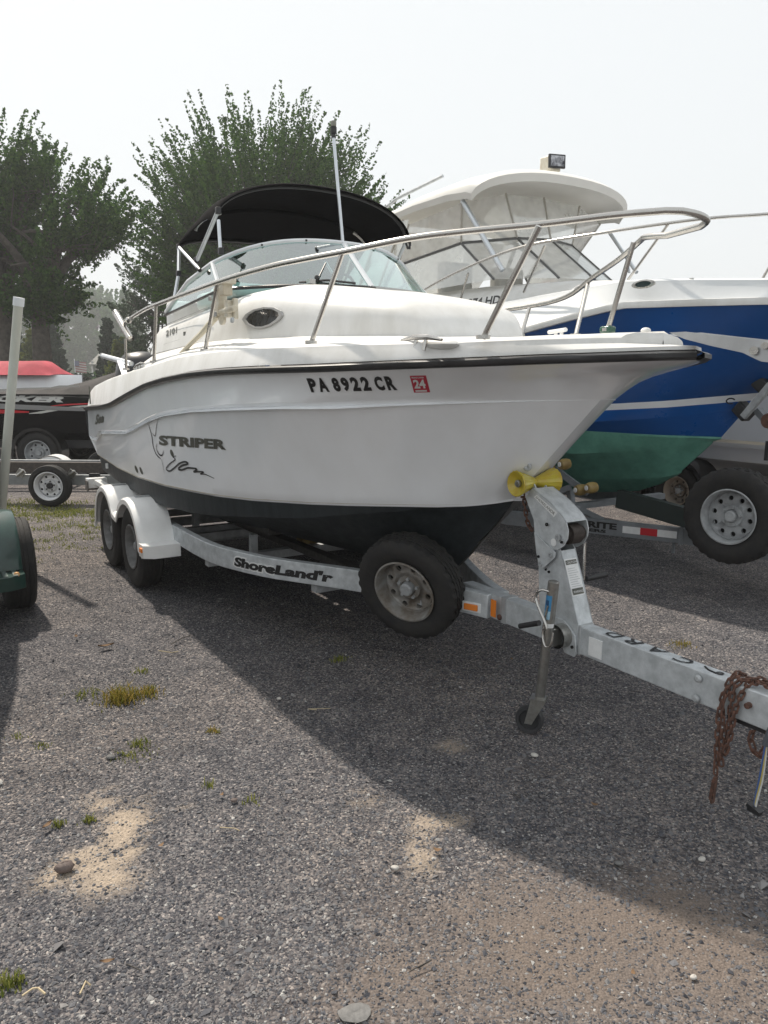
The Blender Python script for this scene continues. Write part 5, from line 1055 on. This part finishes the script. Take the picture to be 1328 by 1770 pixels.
# ------------------------------------------------------------------ loose gravel
def pebbles(name, Np, rmin, rmax, smed, ssig, pw=1.0, seed=1, avoid=True, flat=.62):
    r = np.random.default_rng(seed)
    R = (rmin**(2-pw)+(rmax**(2-pw)-rmin**(2-pw))*r.random(Np))**(1/(2-pw)); A = r.uniform(-.60, .60, Np); x = R*np.sin(A); y = R*np.cos(A)
    if avoid:
        keep = r.random(Np) > np.maximum(sandmask(x, y)*.75, dirtmask(x, y)*.72)
        keep &= r.random(Np) < .35+1.1*fbm(x, y, 40, 1.3); x, y = x[keep], y[keep]
    n = len(x); s = smed*np.exp(r.normal(0, ssig, n)); s = np.minimum(s, smed*3)
    base = np.array([[1, 0, 0], [-1, 0, 0], [0, 1, 0], [0, -1, 0], [0, 0, 1], [0, 0, -1]], float)
    V = base[None]*(1+r.uniform(-.38, .38, (n, 6, 1)))+r.uniform(-.22, .22, (n, 6, 3)); V *= np.stack([s*r.uniform(.8, 1.35, n), s, s*flat*r.uniform(.6, 1.1, n)], -1)[:, None, :]
    a = r.uniform(0, 2*math.pi, n); b = r.normal(0, .35, n); c, s_ = np.cos(b), np.sin(b); vy, vz = V[..., 1].copy(), V[..., 2].copy(); V[..., 1] = vy*c[:, None]-vz*s_[:, None]; V[..., 2] = vy*s_[:, None]+vz*c[:, None]
    c, s_ = np.cos(a), np.sin(a); vx, vy = V[..., 0].copy(), V[..., 1].copy(); V[..., 0] = vx*c[:, None]-vy*s_[:, None]; V[..., 1] = vx*s_[:, None]+vy*c[:, None]
    z = gz(x, y)-gz0+s*flat*.25; V += np.stack([x, y, z], -1)[:, None, :]
    F = np.array([[0, 2, 4], [2, 1, 4], [1, 3, 4], [3, 0, 4], [2, 0, 5], [1, 2, 5], [3, 1, 5], [0, 3, 5]]); F = (F[None]+np.arange(n)[:, None, None]*6).reshape(-1, 3)
    return fastmesh(name, V.reshape(-1, 3), F)
def fastmesh(name, V, F):
    me = bpy.data.meshes.new(name); k = F.shape[1]; me.vertices.add(len(V)); me.vertices.foreach_set('co', V.astype(np.float32).ravel())
    me.loops.add(F.size); me.loops.foreach_set('vertex_index', F.astype(np.int32).ravel()); me.polygons.add(len(F)); me.polygons.foreach_set('loop_start', np.arange(0, F.size, k, dtype=np.int32)); me.polygons.foreach_set('loop_total', np.full(len(F), k, dtype=np.int32)); me.update(calc_edges=True); me.validate(); me.shade_flat(); return me
pm = bpy.data.materials.new('gravel_stone'); pm.use_nodes = True; a = pm.node_tree.nodes; l = pm.node_tree.links; p = a['Principled BSDF']; p.inputs['Roughness'].default_value = .85; p.inputs['Specular IOR Level'].default_value = .3
g = a.new('ShaderNodeNewGeometry'); cr = a.new('ShaderNodeValToRGB'); e = cr.color_ramp.elements
for q_ in range(4): e.new(.5)
for el, (ps, c) in zip(e, ((0, (.036, .038, .047)), (.3, (.08, .083, .095)), (.6, (.13, .131, .14)), (.84, (.182, .172, .17)), (.96, (.25, .245, .242)), (1, (.42, .41, .39)))): el.position = ps; el.color = (*c, 1)
l.new(g.outputs['Random Per Island'], cr.inputs[0]); l.new(cr.outputs[0], p.inputs['Base Color'])
for nm, me_ in (('gravel', pebbles('gravel', 260000, 1.5, 9.0, .0035, .38, pw=1.4)), ('coarse_gravel', pebbles('coarse_gravel', 5500, 1.5, 14, .008, .30, pw=1.2, seed=3, flat=.55))):
    me_.materials.append(pm); o = link(nm, me_); tag(o, 'grey and brown crushed gravel covering the yard' if nm == 'gravel' else 'larger loose stones scattered over the gravel yard', 'gravel', kind='stuff')
# single stones
def stone(u, v, w, h, m_, label, cat='stone', seed=0, fl=.5):
    c = atw(u, v, z=0); r = random.Random(seed); q = MB(); s = w/2/1310*math.hypot(c.y, CAM_H)
    b = MB(); b.ball((0, 0, 0), 1, 12); b.v = [tuple((x*s*(1+r.uniform(-.12, .12)), y*s*.7*(1+r.uniform(-.12, .12)), z*s*fl*(1+r.uniform(-.1, .1)))) for x, y, z in b.v]
    o = b.build('stone', m_, None, 60); o.location = (c.x, c.y, s*fl*.55); o.rotation_euler = (0, .05, r.uniform(-.6, .6)); tag(o, label, cat); return o
ms = mat('reddish_stone', (.13, .10, .09), .7, var=.2, vscale=30, bump=.3); mw = mat('pale_stone', (.45, .43, .4), .8, var=.15, vscale=40, bump=.3); mg = mat('grey_stone', (.15, .148, .145), .85, var=.2, vscale=40, bump=.4)
stone(121, 1511, 30, 20, ms, 'smooth reddish brown stone lying on the pale sand patch', seed=1, fl=.6)
for i, (u, v, w, t) in enumerate(((692, 1501, 13, 'small white stone in the sunlit gravel below the boat shadow edge'), (930, 1303, 13, 'pale chip beside dark crumbs under the trailer tongue'), (487, 1211, 9, 'tiny pale stone inside the shadow left of the jack'), (1078, 1488, 13, 'grey green stone just inside the shadow edge at right'), (1210, 1683, 12, 'white stone near the lower right corner'), (4, 1364, 18, 'flat pale stone cut by the left edge'), (198, 1317, 16, 'pinkish flat stone beside a low weed'), (412, 1388, 12, 'brown pebble right of a small weed'), (1222, 1479, 14, 'pale blue stone at the right shadow edge'))): stone(u, v, w, w, ms if i == 7 else (mg if i in (3, 6) else mw), t, seed=i+5)
stone(625, 1752, 50, 40, mg, 'broad grey flat stone half sunk at the bottom edge', seed=30, fl=.06)
lf = mat('dead_leaf', (.17, .10, .05), .8, var=.3)
def leaf(u, v, s, rot, label):
    c = atw(u, v, z=0); q = MB(); q.grid([[Vector((x*s, 0+.35*s*math.sin(math.pi*(x+1)/2)*k, .012+.35*s*abs(k)*.5+.2*s*x*x)) for x in np.linspace(-1, 1, 7)] for k in (-1, 0, 1)]); o = q.build('dead_leaf', lf, None, 60); o.location = (c.x, c.y, 0); o.rotation_euler = (0, 0, rot); tag(o, label, 'leaf')
leaf(187, 1127, .05, .5, 'curled brown dead leaf above the weed tuft'); leaf(135, 1111, .03, 2.0, 'small dark leaf scrap left of the curled leaf'); leaf(90, 1440, .028, 1.3, 'tan leaf sliver left of the sand patch'); leaf(197, 1675, .022, .2, 'orange brown leaf crumb near the bottom edge')
st_ = mat('dry_stem', (.45, .37, .24), .8); dk_ = mat('dark_twig', (.05, .045, .04), .9)
for pts, m_, t in (([(50, 1730), (68, 1717), (78, 1716), (90, 1726)], st_, 'bent straw stem at the lower left'), ([(150, 1725), (160, 1703), (168, 1710)], st_, 'forked straw bit beside the bent stem'), ([(278, 1130), (300, 1133), (312, 1131)], st_, 'pale straw by the shadow corner'), ([(300, 1118), (318, 1108), (332, 1103)], dk_, 'thin dark twig at the shadow corner')):
    P_ = [atw(u, v, z=.012) for u, v in pts]; o = MB().tube([p-P_[0] for p in P_], .003, 5).build('twig', m_); o.location = P_[0]; tag(o, t, 'twig')
rl_ = random.Random(5)
for i in range(16):
    u, v = 60+300*(i % 4)+rl_.uniform(30, 250), 1110+155*(i//4)+rl_.uniform(15, 130); wh_ = ('in the gravel just below the trailer', 'in the middle band of gravel', 'low in the foreground gravel', 'along the bottom edge of the picture')[i//4]+', '+('at far left', 'left of centre', 'right of centre', 'at far right')[i % 4]; c = atw(u, v, z=0)
    if (i+i//4) % 2: P_ = [Vector((0, 0, .008)), Vector((rl_.uniform(-.05, .05), rl_.uniform(-.03, .03), .014)), Vector((rl_.uniform(-.08, .08), rl_.uniform(-.05, .05), .01))]; o = MB().tube(P_, .0018, 4).build('twig', st_ if i % 4 == 1 else dk_); o.location = (c.x, c.y, 0); tag(o, 'thin dry stem '+wh_, 'twig', 'dry stems strewn over the gravel')
    else: leaf_c = MB(); s_ = rl_.uniform(.010, .018); leaf_c.grid([[Vector((x*s_, k*s_*.6*math.cos(x*1.4), .008+s_*.4*x*x)) for x in np.linspace(-1, 1, 6)] for k in (-1, 0, 1)]); o = leaf_c.build('dead_leaf', lf, None, 60); o.location = (c.x, c.y, 0); o.rotation_euler = (0, 0, rl_.uniform(0, 6)); tag(o, 'tiny brown leaf fragment '+wh_, 'leaf', 'leaf fragments strewn over the gravel')
# ------------------------------------------------------------------ weeds and grass
def blades(cx, cy, n, rad, h, seed, wd=.003, spread=1.1):
    r = np.random.default_rng(seed); x = cx+r.normal(0, rad, n); y = cy+r.normal(0, rad*.8, n); hh = h*(.2+1.0*r.random(n)**1.6)*np.exp(-((x-cx)**2+(y-cy)**2)/(2.2*rad)**2); a = r.uniform(0, 2*math.pi, n); ln = r.uniform(.2, 1., n)*spread*hh; w = wd*r.uniform(.6, 1.4, n); b = a+math.pi/2+r.normal(0, .4, n)
    dx, dy = np.cos(a)*ln, np.sin(a)*ln; wx, wy = np.cos(b)*w, np.sin(b)*w; z0 = np.full(n, -.012)
    V = np.stack([np.stack([x-wx, y-wy, z0], -1), np.stack([x+wx, y+wy, z0], -1), np.stack([x+dx*.4+wx*.8, y+dy*.4+wy*.8, hh*.6], -1), np.stack([x+dx*.4-wx*.8, y+dy*.4-wy*.8, hh*.6], -1), np.stack([x+dx, y+dy, hh], -1)], 1)
    k = np.arange(n)[:, None]*5; F3 = np.concatenate([k+np.array([[0, 1, 2]]), k+np.array([[0, 2, 3]]), k+np.array([[3, 2, 4]])]); return V.reshape(-1, 3), F3
gm = leafmat('weed_green', (.10, .13, .03), (.30, .30, .09), .3); gm2 = leafmat('weed_yellow', (.16, .17, .03), (.38, .27, .08), .3)
def tuft(u, v, n, rad, h, m_, label, seed, wd=.0028, cat='weed'):
    c = atw(u, v, z=0); V, F = blades(0, 0, n, rad, h, seed, wd); me = fastmesh('weed', V, F); me.materials.append(m_); o = link('weed', me); o.location = (c.x, c.y, 0); tag(o, label, cat, 'weeds growing in the gravel')
tuft(215, 1215, 380, .055, .085, gm2, 'largest yellow green weed clump in the gravel left of the boat shadow', 1); tuft(255, 1205, 170, .05, .05, gm2, 'yellowing sprigs on the right of the largest weed clump', 2); tuft(155, 1208, 70, .05, .04, gm, 'sparse sprigs left of the largest weed clump', 3)
tuft(235, 1312, 80, .05, .022, gm, 'low green weed beside the pinkish flat stone', 4); tuft(250, 1292, 70, .03, .04, gm, 'small green weed just above the low weed', 5); tuft(30, 1708, 90, .022, .035, gm, 'bright green tuft at the lower left corner', 6); tuft(163, 1424, 45, .016, .022, gm, 'green tuft on the upper edge of the sand patch', 7)
tuft(368, 1360, 22, .014, .05, gm, 'upright grey green weed right of the sand patch', 8); tuft(590, 1141, 50, .03, .04, gm, 'green sprig inside the boat shadow', 9); tuft(250, 1165, 40, .035, .025, gm, 'green sprigs above the largest weed clump', 10); tuft(78, 1297, 30, .025, .02, gm, 'small weed on the left near the shadow', 11); tuft(1180, 1107, 80, .05, .03, gm2, 'yellow weed in the sunlit strip right of the tongue', 12, cat='weed'); tuft(372, 1268, 40, .02, .03, gm2, 'yellow sprig near the shadow edge', 13); tuft(36, 1282, 26, .02, .02, gm, 'weed sprig at the left beside the shaded gravel', 14); tuft(440, 1385, 20, .02, .02, gm, 'small weed right of the brown pebble', 15); tuft(108, 1432, 40, .015, .025, gm, 'sprig left of the tuft by the sand patch', 16)
Vs, Fs, k = [], [], 0
for i in range(70):
    u, v = rng.uniform(10, 190), 905+rng.exponential(26)-20
    if v > 1010 or v < 885: continue
    c = atw(u, v, z=0); V, F = blades(c.x, c.y, 40, .09, .022, 100+i, .004, 1.8); Vs.append(V); Fs.append(F+k); k += len(V)
for i in range(45):
    c = atw(rng.uniform(-60, 150), rng.uniform(868, 900), z=0); V, F = blades(c.x, c.y, 40, .16, .04, 400+i, .006, 1.6); Vs.append(V); Fs.append(F+k); k += len(V)
me = fastmesh('grass', np.concatenate(Vs), np.concatenate(Fs)); me.materials.append(leafmat('yard_grass', (.12, .15, .03), (.3, .30, .10), .3)); tag(link('grass', me), 'thin patchy grass in the gravel around the small white wheel', 'grass', kind='stuff')
# ================================================================== TREES
bark = mat('bark', (.075, .065, .055), .95, var=.35, vscale=6, bump=.6, bscale=9)
def leaves(C, D, n, L, W, r, sz, flat=.35):
    """leaf cards along shoots C -> C+D*L with spread W at the foot"""
    m = len(C); t = r.random((m, n))**.8; rad = W[:, None]*(1.05-t)*np.sqrt(r.random((m, n)))+.03; d = D/np.linalg.norm(D, axis=1)[:, None]
    ref = np.where(np.abs(d[:, 2:3]) < .9, np.array([[0, 0, 1.]]), np.array([[1., 0, 0]])); u = np.cross(d, ref); u /= np.linalg.norm(u, axis=1)[:, None]; w = np.cross(d, u); a = r.uniform(0, 2*math.pi, (m, n))
    curve = (t**2)*.18*L[:, None]
    P = C[:, None]+d[:, None]*(t*L[:, None])[..., None]+(u[:, None]*np.cos(a)[..., None]+w[:, None]*np.sin(a)[..., None])*rad[..., None]; P[..., 2] += curve
    P = P.reshape(-1, 3); N = len(P); ax = r.normal(size=(N, 3)); ax += np.repeat(d, n, 0)*.9; ax[:, 2] -= .3; ax /= np.linalg.norm(ax, axis=1)[:, None]; o = np.cross(ax, r.normal(size=(N, 3))); o /= np.linalg.norm(o, axis=1)[:, None]
    s = sz*r.uniform(.6, 1.3, N)[:, None]; V = np.stack([P-ax*s*.5, P+o*s*flat, P+ax*s*.5, P-o*s*flat], 1).reshape(-1, 3); F = np.arange(N*4).reshape(-1, 4); return V, F
def tree(name, label, cat, x, y, trunk_h, tr, crown, nsh, nl, sz, leafm, seed=1, up=.8, shoot=2.0, lean=(0, 0), limbs=6, fill=.35, spread=.42, group=None, trunks=None, hole=0, zmin=None, gap=0., pw=0.):
    """crown = (cx, cy, cz, rx, ry, rz) relative to the foot of the trunk"""
    r = np.random.default_rng(seed); e = thing(name, label, cat, (x, y, 0), group, boat=False)
    cx, cy, cz, rx, ry, rz = crown; fork = Vector((lean[0], lean[1], trunk_h)); q = MB()
    q.tube(smooth_path([(0, 0, -.1), (lean[0]*.3, lean[1]*.3, trunk_h*.4), fork], 3), [tr*1.35]+[tr*(1.05-.3*i/6) for i in range(6)], 10)
    LP = []
    for k in range(limbs):
        a = 2*math.pi*k/limbs+r.uniform(-.4, .4); el = r.uniform(.25, 1.2) if k else 1.4; tgt = Vector((cx+rx*.75*math.cos(a)*math.cos(el), cy+ry*.75*math.sin(a)*math.cos(el), cz+rz*.8*math.sin(el)-rz*.15))
        m1 = fork.lerp(tgt, .4)+Vector((r.uniform(-.3, .3), r.uniform(-.3, .3), r.uniform(0, .6))); P = smooth_path([fork-Vector((0, 0, .2)), m1, tgt], 5); q.tube(P, [tr*.62*(1-i/len(P))**.8+.03 for i in range(len(P))], 7); LP += P[2:]
        for j in range(3):
            b = P[3+2*j]; t2 = b+Vector((r.uniform(-1, 1)*rx*.45, r.uniform(-1, 1)*ry*.45, r.uniform(.0, .5)*rz)); PP = smooth_path([b, b.lerp(t2, .5)+Vector((0, 0, .2)), t2], 3); q.tube(PP, [tr*.22*(1-i/len(PP))+.02 for i in range(len(PP))], 5); LP += PP[1:]
    # shoots
    C = []; D = []
    LPa = np.array([tuple(p) for p in LP])
    while len(C) < nsh:
        v = r.normal(size=3); v /= np.linalg.norm(v); rr_ = (fill**3+(1-fill**3)*r.random())**(1/3); c = np.array([cx+v[0]*rx*rr_, cy+v[1]*ry*rr_, cz+v[2]*rz*rr_])
        if zmin is not None and c[2] < zmin+r.uniform(0, .8): continue
        if gap and fbm(c[0]+x, c[2], seed, .55, 2) < gap: continue
        d = np.array([v[0]*(.75+pw*.6), v[1]*.75, v[2]*(.35+pw*.5)+up])+r.normal(0, .16, 3); C.append(c-d/np.linalg.norm(d)*shoot*.55); D.append(d/np.linalg.norm(d))
    C = np.array(C); D = np.array(D); L = shoot*r.uniform(.55, 1.25, nsh)
    for i in range(0, nsh, 2 if nsh > 260 else 1):
        j = int(((LPa-C[i])**2).sum(1).argmin()); a, b = Vector(LPa[j]), Vector(C[i]); m_ = a.lerp(b, .5)+Vector((0, 0, .08*(b-a).length)); q.tube([a, m_, b, Vector(C[i]+D[i]*L[i]*.6)], [.035, .026, .02, .008], 3)
    q.build('trunk', bark, e, 60); V, F = leaves(C, D, nl, L, np.full(nsh, spread), r, sz); me = fastmesh('crown', V, F); me.materials.append(leafm); link('crown', me, e); return e
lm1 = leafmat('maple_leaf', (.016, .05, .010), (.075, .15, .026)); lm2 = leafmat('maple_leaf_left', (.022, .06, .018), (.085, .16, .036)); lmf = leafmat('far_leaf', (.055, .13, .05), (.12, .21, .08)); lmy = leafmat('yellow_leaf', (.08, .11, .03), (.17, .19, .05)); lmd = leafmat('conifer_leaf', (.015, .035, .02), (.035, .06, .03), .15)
tree('maple_tree', 'tall silver maple with upswept feathery shoots behind the black canopy', 'tree', -5.4, 36, 3.6, .45, (-.1, 0, 7.3, 5.3, 4.4, 4.9), 2300, 100, .13, lm1, seed=4, up=.52, shoot=2.7, limbs=9, fill=.4, spread=.20, pw=1.0, gap=.2)
tree('maple_tree', 'left maple with bare dark limbs spreading right above its forked trunk', 'tree', -13.3, 30, 3.6, .40, (.3, 0, 6.5, 3.7, 2.4, 2.9), 430, 85, .13, lm2, seed=12, up=.36, shoot=1.5, limbs=9, fill=.45, spread=.25, gap=.46)
tree('maple_tree', 'leftmost maple whose crown is cut by the picture edge', 'tree', -14.9, 30.5, 4.4, .42, (-.7, 0, 7.9, 3.4, 2.4, 3.7), 520, 85, .13, lm2, seed=25, up=.42, shoot=1.6, limbs=9, fill=.45, spread=.24, gap=.40)
fg = 'hazy trees beyond the yard'
for i, (u, top, w, y, lab) in enumerate(((105, 500, 70, 170, 'hazy broad tree standing left of the gap, behind the conifer'), (165, 492, 60, 185, 'palest hazy tree in the middle of the far gap'), (215, 512, 50, 160, 'hazy tree right of the palest one'), (30, 530, 60, 175, 'hazy tree seen between the maple trunks'), (-40, 500, 80, 170, 'hazy tree outside the left edge'))):
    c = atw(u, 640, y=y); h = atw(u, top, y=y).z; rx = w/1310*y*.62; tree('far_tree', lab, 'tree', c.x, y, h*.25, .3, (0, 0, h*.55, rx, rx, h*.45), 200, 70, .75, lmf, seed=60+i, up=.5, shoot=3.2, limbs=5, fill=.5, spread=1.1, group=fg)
def conifer(u, top, w, y, m_, lab, seed, sz=.2, rows_=13, nl=60, cat='conifer'):
    c = atw(u, 640, y=y); h = atw(u, top, y=y).z; R = w/1310*y/2; r = np.random.default_rng(seed); e = thing('conifer_tree', lab, cat, (c.x, y, 0), 'evergreens along the hedge', boat=False); MB().tube([(0, 0, -.1), (0, 0, h*.97)], [h*.022, .02], 7).build('trunk', bark, e); C = []; D = []
    for k in range(rows_):
        z = h*(.06+.92*k/rows_); rr_ = R*(1-k/rows_)**.75+.1; m = int(6+14*(1-k/rows_))
        for j in range(m): a = 2*math.pi*j/m+r.uniform(-.3, .3); C.append((math.cos(a)*rr_*.1, math.sin(a)*rr_*.1, z+r.uniform(-.2, .2))); D.append((math.cos(a), math.sin(a), r.uniform(.1, .55)))
    C = np.array(C); D = np.array(D); L = np.array([R*(1-max(0, c_[2]/h))**.75*r.uniform(.8, 1.15)+.15 for c_ in C]); V, F = leaves(C, D, nl, L, np.full(len(C), .28), r, sz); me = fastmesh('crown', V, F); me.materials.append(m_); link('crown', me, e)
conifer(85, 545, 62, 62, lmd, 'dark blue green conifer between the maple trunk and the far gap', 5, .3); conifer(58, 575, 66, 52, lmy, 'yellow green bushy evergreen beside the left maple trunk', 6, .22); conifer(20, 560, 60, 58, lmd, 'dark evergreen seen between the two maple trunks', 9, .3)
conifer(186, 552, 44, 56, lmd, 'slim dark evergreen above the black boat cover', 7, .25); conifer(207, 590, 62, 50, lmy, 'yellow green round evergreen left of the chrome rod holder post', 8, .22); conifer(232, 580, 60, 54, lmd, 'dark evergreen just left of the cabin', 10, .25)
c = atw(268, 640, y=46); tree('pine_tree', 'airy pine with grey green tufts left of the cabin windows', 'tree', c.x, 46, 4, .22, (0, 0, 5.2, 2.3, 2.2, 4.0), 130, 90, .16, leafmat('pine_leaf', (.05, .08, .05), (.09, .12, .075)), seed=33, up=.25, shoot=1.2, limbs=6, fill=.35, spread=.35)
q_ = thing('hedge', 'long clipped dark hedge below the hazy trees', 'hedge', (-27, 58, 0), boat=False)
r = np.random.default_rng(2); n = 9000; P = np.stack([r.uniform(-16, 5.5, n), r.uniform(-.5, .5, n), r.uniform(.1, 1.75, n)], -1); V, F = leaves(P, r.normal(size=(n, 3)), 1, np.full(n, .1), np.full(n, .1), r, .28, .5); me = fastmesh('foliage', V, F); me.materials.append(lmd); link('foliage', me, q_); MB().box((-5.2, 0, .8), (21, .7, 1.5)).build('branches', bark, q_)
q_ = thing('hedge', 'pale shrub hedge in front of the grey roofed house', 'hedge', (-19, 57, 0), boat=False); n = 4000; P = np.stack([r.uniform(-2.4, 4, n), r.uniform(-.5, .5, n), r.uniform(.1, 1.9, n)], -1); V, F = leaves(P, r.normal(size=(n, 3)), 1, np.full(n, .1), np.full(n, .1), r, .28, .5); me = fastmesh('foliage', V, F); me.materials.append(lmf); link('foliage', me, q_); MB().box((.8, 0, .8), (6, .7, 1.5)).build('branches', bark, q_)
# flag and parked car by the house
c = atw(134, 642, y=59); fg_ = thing('flag', 'faded, haze-toned red and white striped flag hanging by the hedge', 'flag', (c.x, 59, 0), boat=False); MB().cyl((-.35, 0, 0), (-.35, 0, 2.9), .03, 8).build('pole', gel, fg_)
for k in range(9): MB().grid([[Vector((-.33+.85*i/6, .05*math.sin(i*1.3), 2.75-.09*k-.12*i/6-dz)) for i in range(7)] for dz in (0, .085)]).build('stripe', mat('flag_red', (.42, .2, .2), .8) if k % 2 == 0 else mat('flag_white', (.6, .58, .56), .8), fg_)  # faded flag colours, with distance haze mixed into the paint
MB().box((-.16, -.02, 2.56), (.33, .01, .38)).build('canton', mat('flag_navy', (.22, .23, .3), .8), fg_)
c = atw(117, 642, y=61); cr_ = thing('parked_car', 'white car roof just showing over the far hedge', 'car', (c.x, 61, 0), boat=False)
q = MB(); q.grid([[Vector((x*k, y, z)) for x, z in ((-2.2, .4), (-2.25, .9), (-1.3, 1.1), (-.8, 1.75), (.9, 1.8), (1.7, 1.15), (2.2, 1.0), (2.2, .4))] for y, k in ((-.85, .96), (-.8, 1), (.8, 1), (.85, .96))], False, True); q.build('body', gel, cr_, 30, .05)
MB().add([(-1.0, -.87, 1.15), (1.2, -.87, 1.15), (.8, -.87, 1.6), (-.75, -.87, 1.6)], [(0, 1, 2, 3)]).build('side_window', blackp, cr_)
for x in (-1.4, 1.4): MB().cyl((x, -.9, .32), (x, -.7, .32), .32, 16).build('wheel', tyre_m, cr_)
# distant treeline all round, one mass
r = np.random.default_rng(77); n = 5200; A = r.uniform(0, 2*math.pi, n); R = r.uniform(190, 235, n); hz_ = r.random(n)**.7; H_ = 3+6*fbm(A*9, A*0, 8, 1.); keep = ~((np.abs(np.arctan2(np.sin(A-math.pi/2+.05), np.cos(A-math.pi/2+.05))) < 0)); P = np.stack([R*np.cos(A), R*np.sin(A), hz_*H_], -1)[keep]; n = len(P)
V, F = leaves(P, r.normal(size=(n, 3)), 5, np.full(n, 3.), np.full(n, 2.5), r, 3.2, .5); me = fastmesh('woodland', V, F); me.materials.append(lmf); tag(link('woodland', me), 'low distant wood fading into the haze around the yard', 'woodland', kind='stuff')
# ================================================================== HAZE
hm = bpy.data.materials.new('haze_air'); hm.use_nodes = True; nn = hm.node_tree.nodes; nn.clear(); ho = nn.new('ShaderNodeOutputMaterial'); pv = nn.new('ShaderNodeVolumePrincipled'); pv.inputs['Color'].default_value = (.93, .95, .97, 1); pv.inputs['Density'].default_value = .0014; pv.inputs['Anisotropy'].default_value = .3
hm.node_tree.links.new(pv.outputs[0], ho.inputs['Volume'])
q = MB().box((0, 60, 12.5), (640, 760, 27)); o = q.build('haze', hm); o['kind'] = 'stuff'; o['label'] = 'pale smoky summer haze filling the air over the yard'
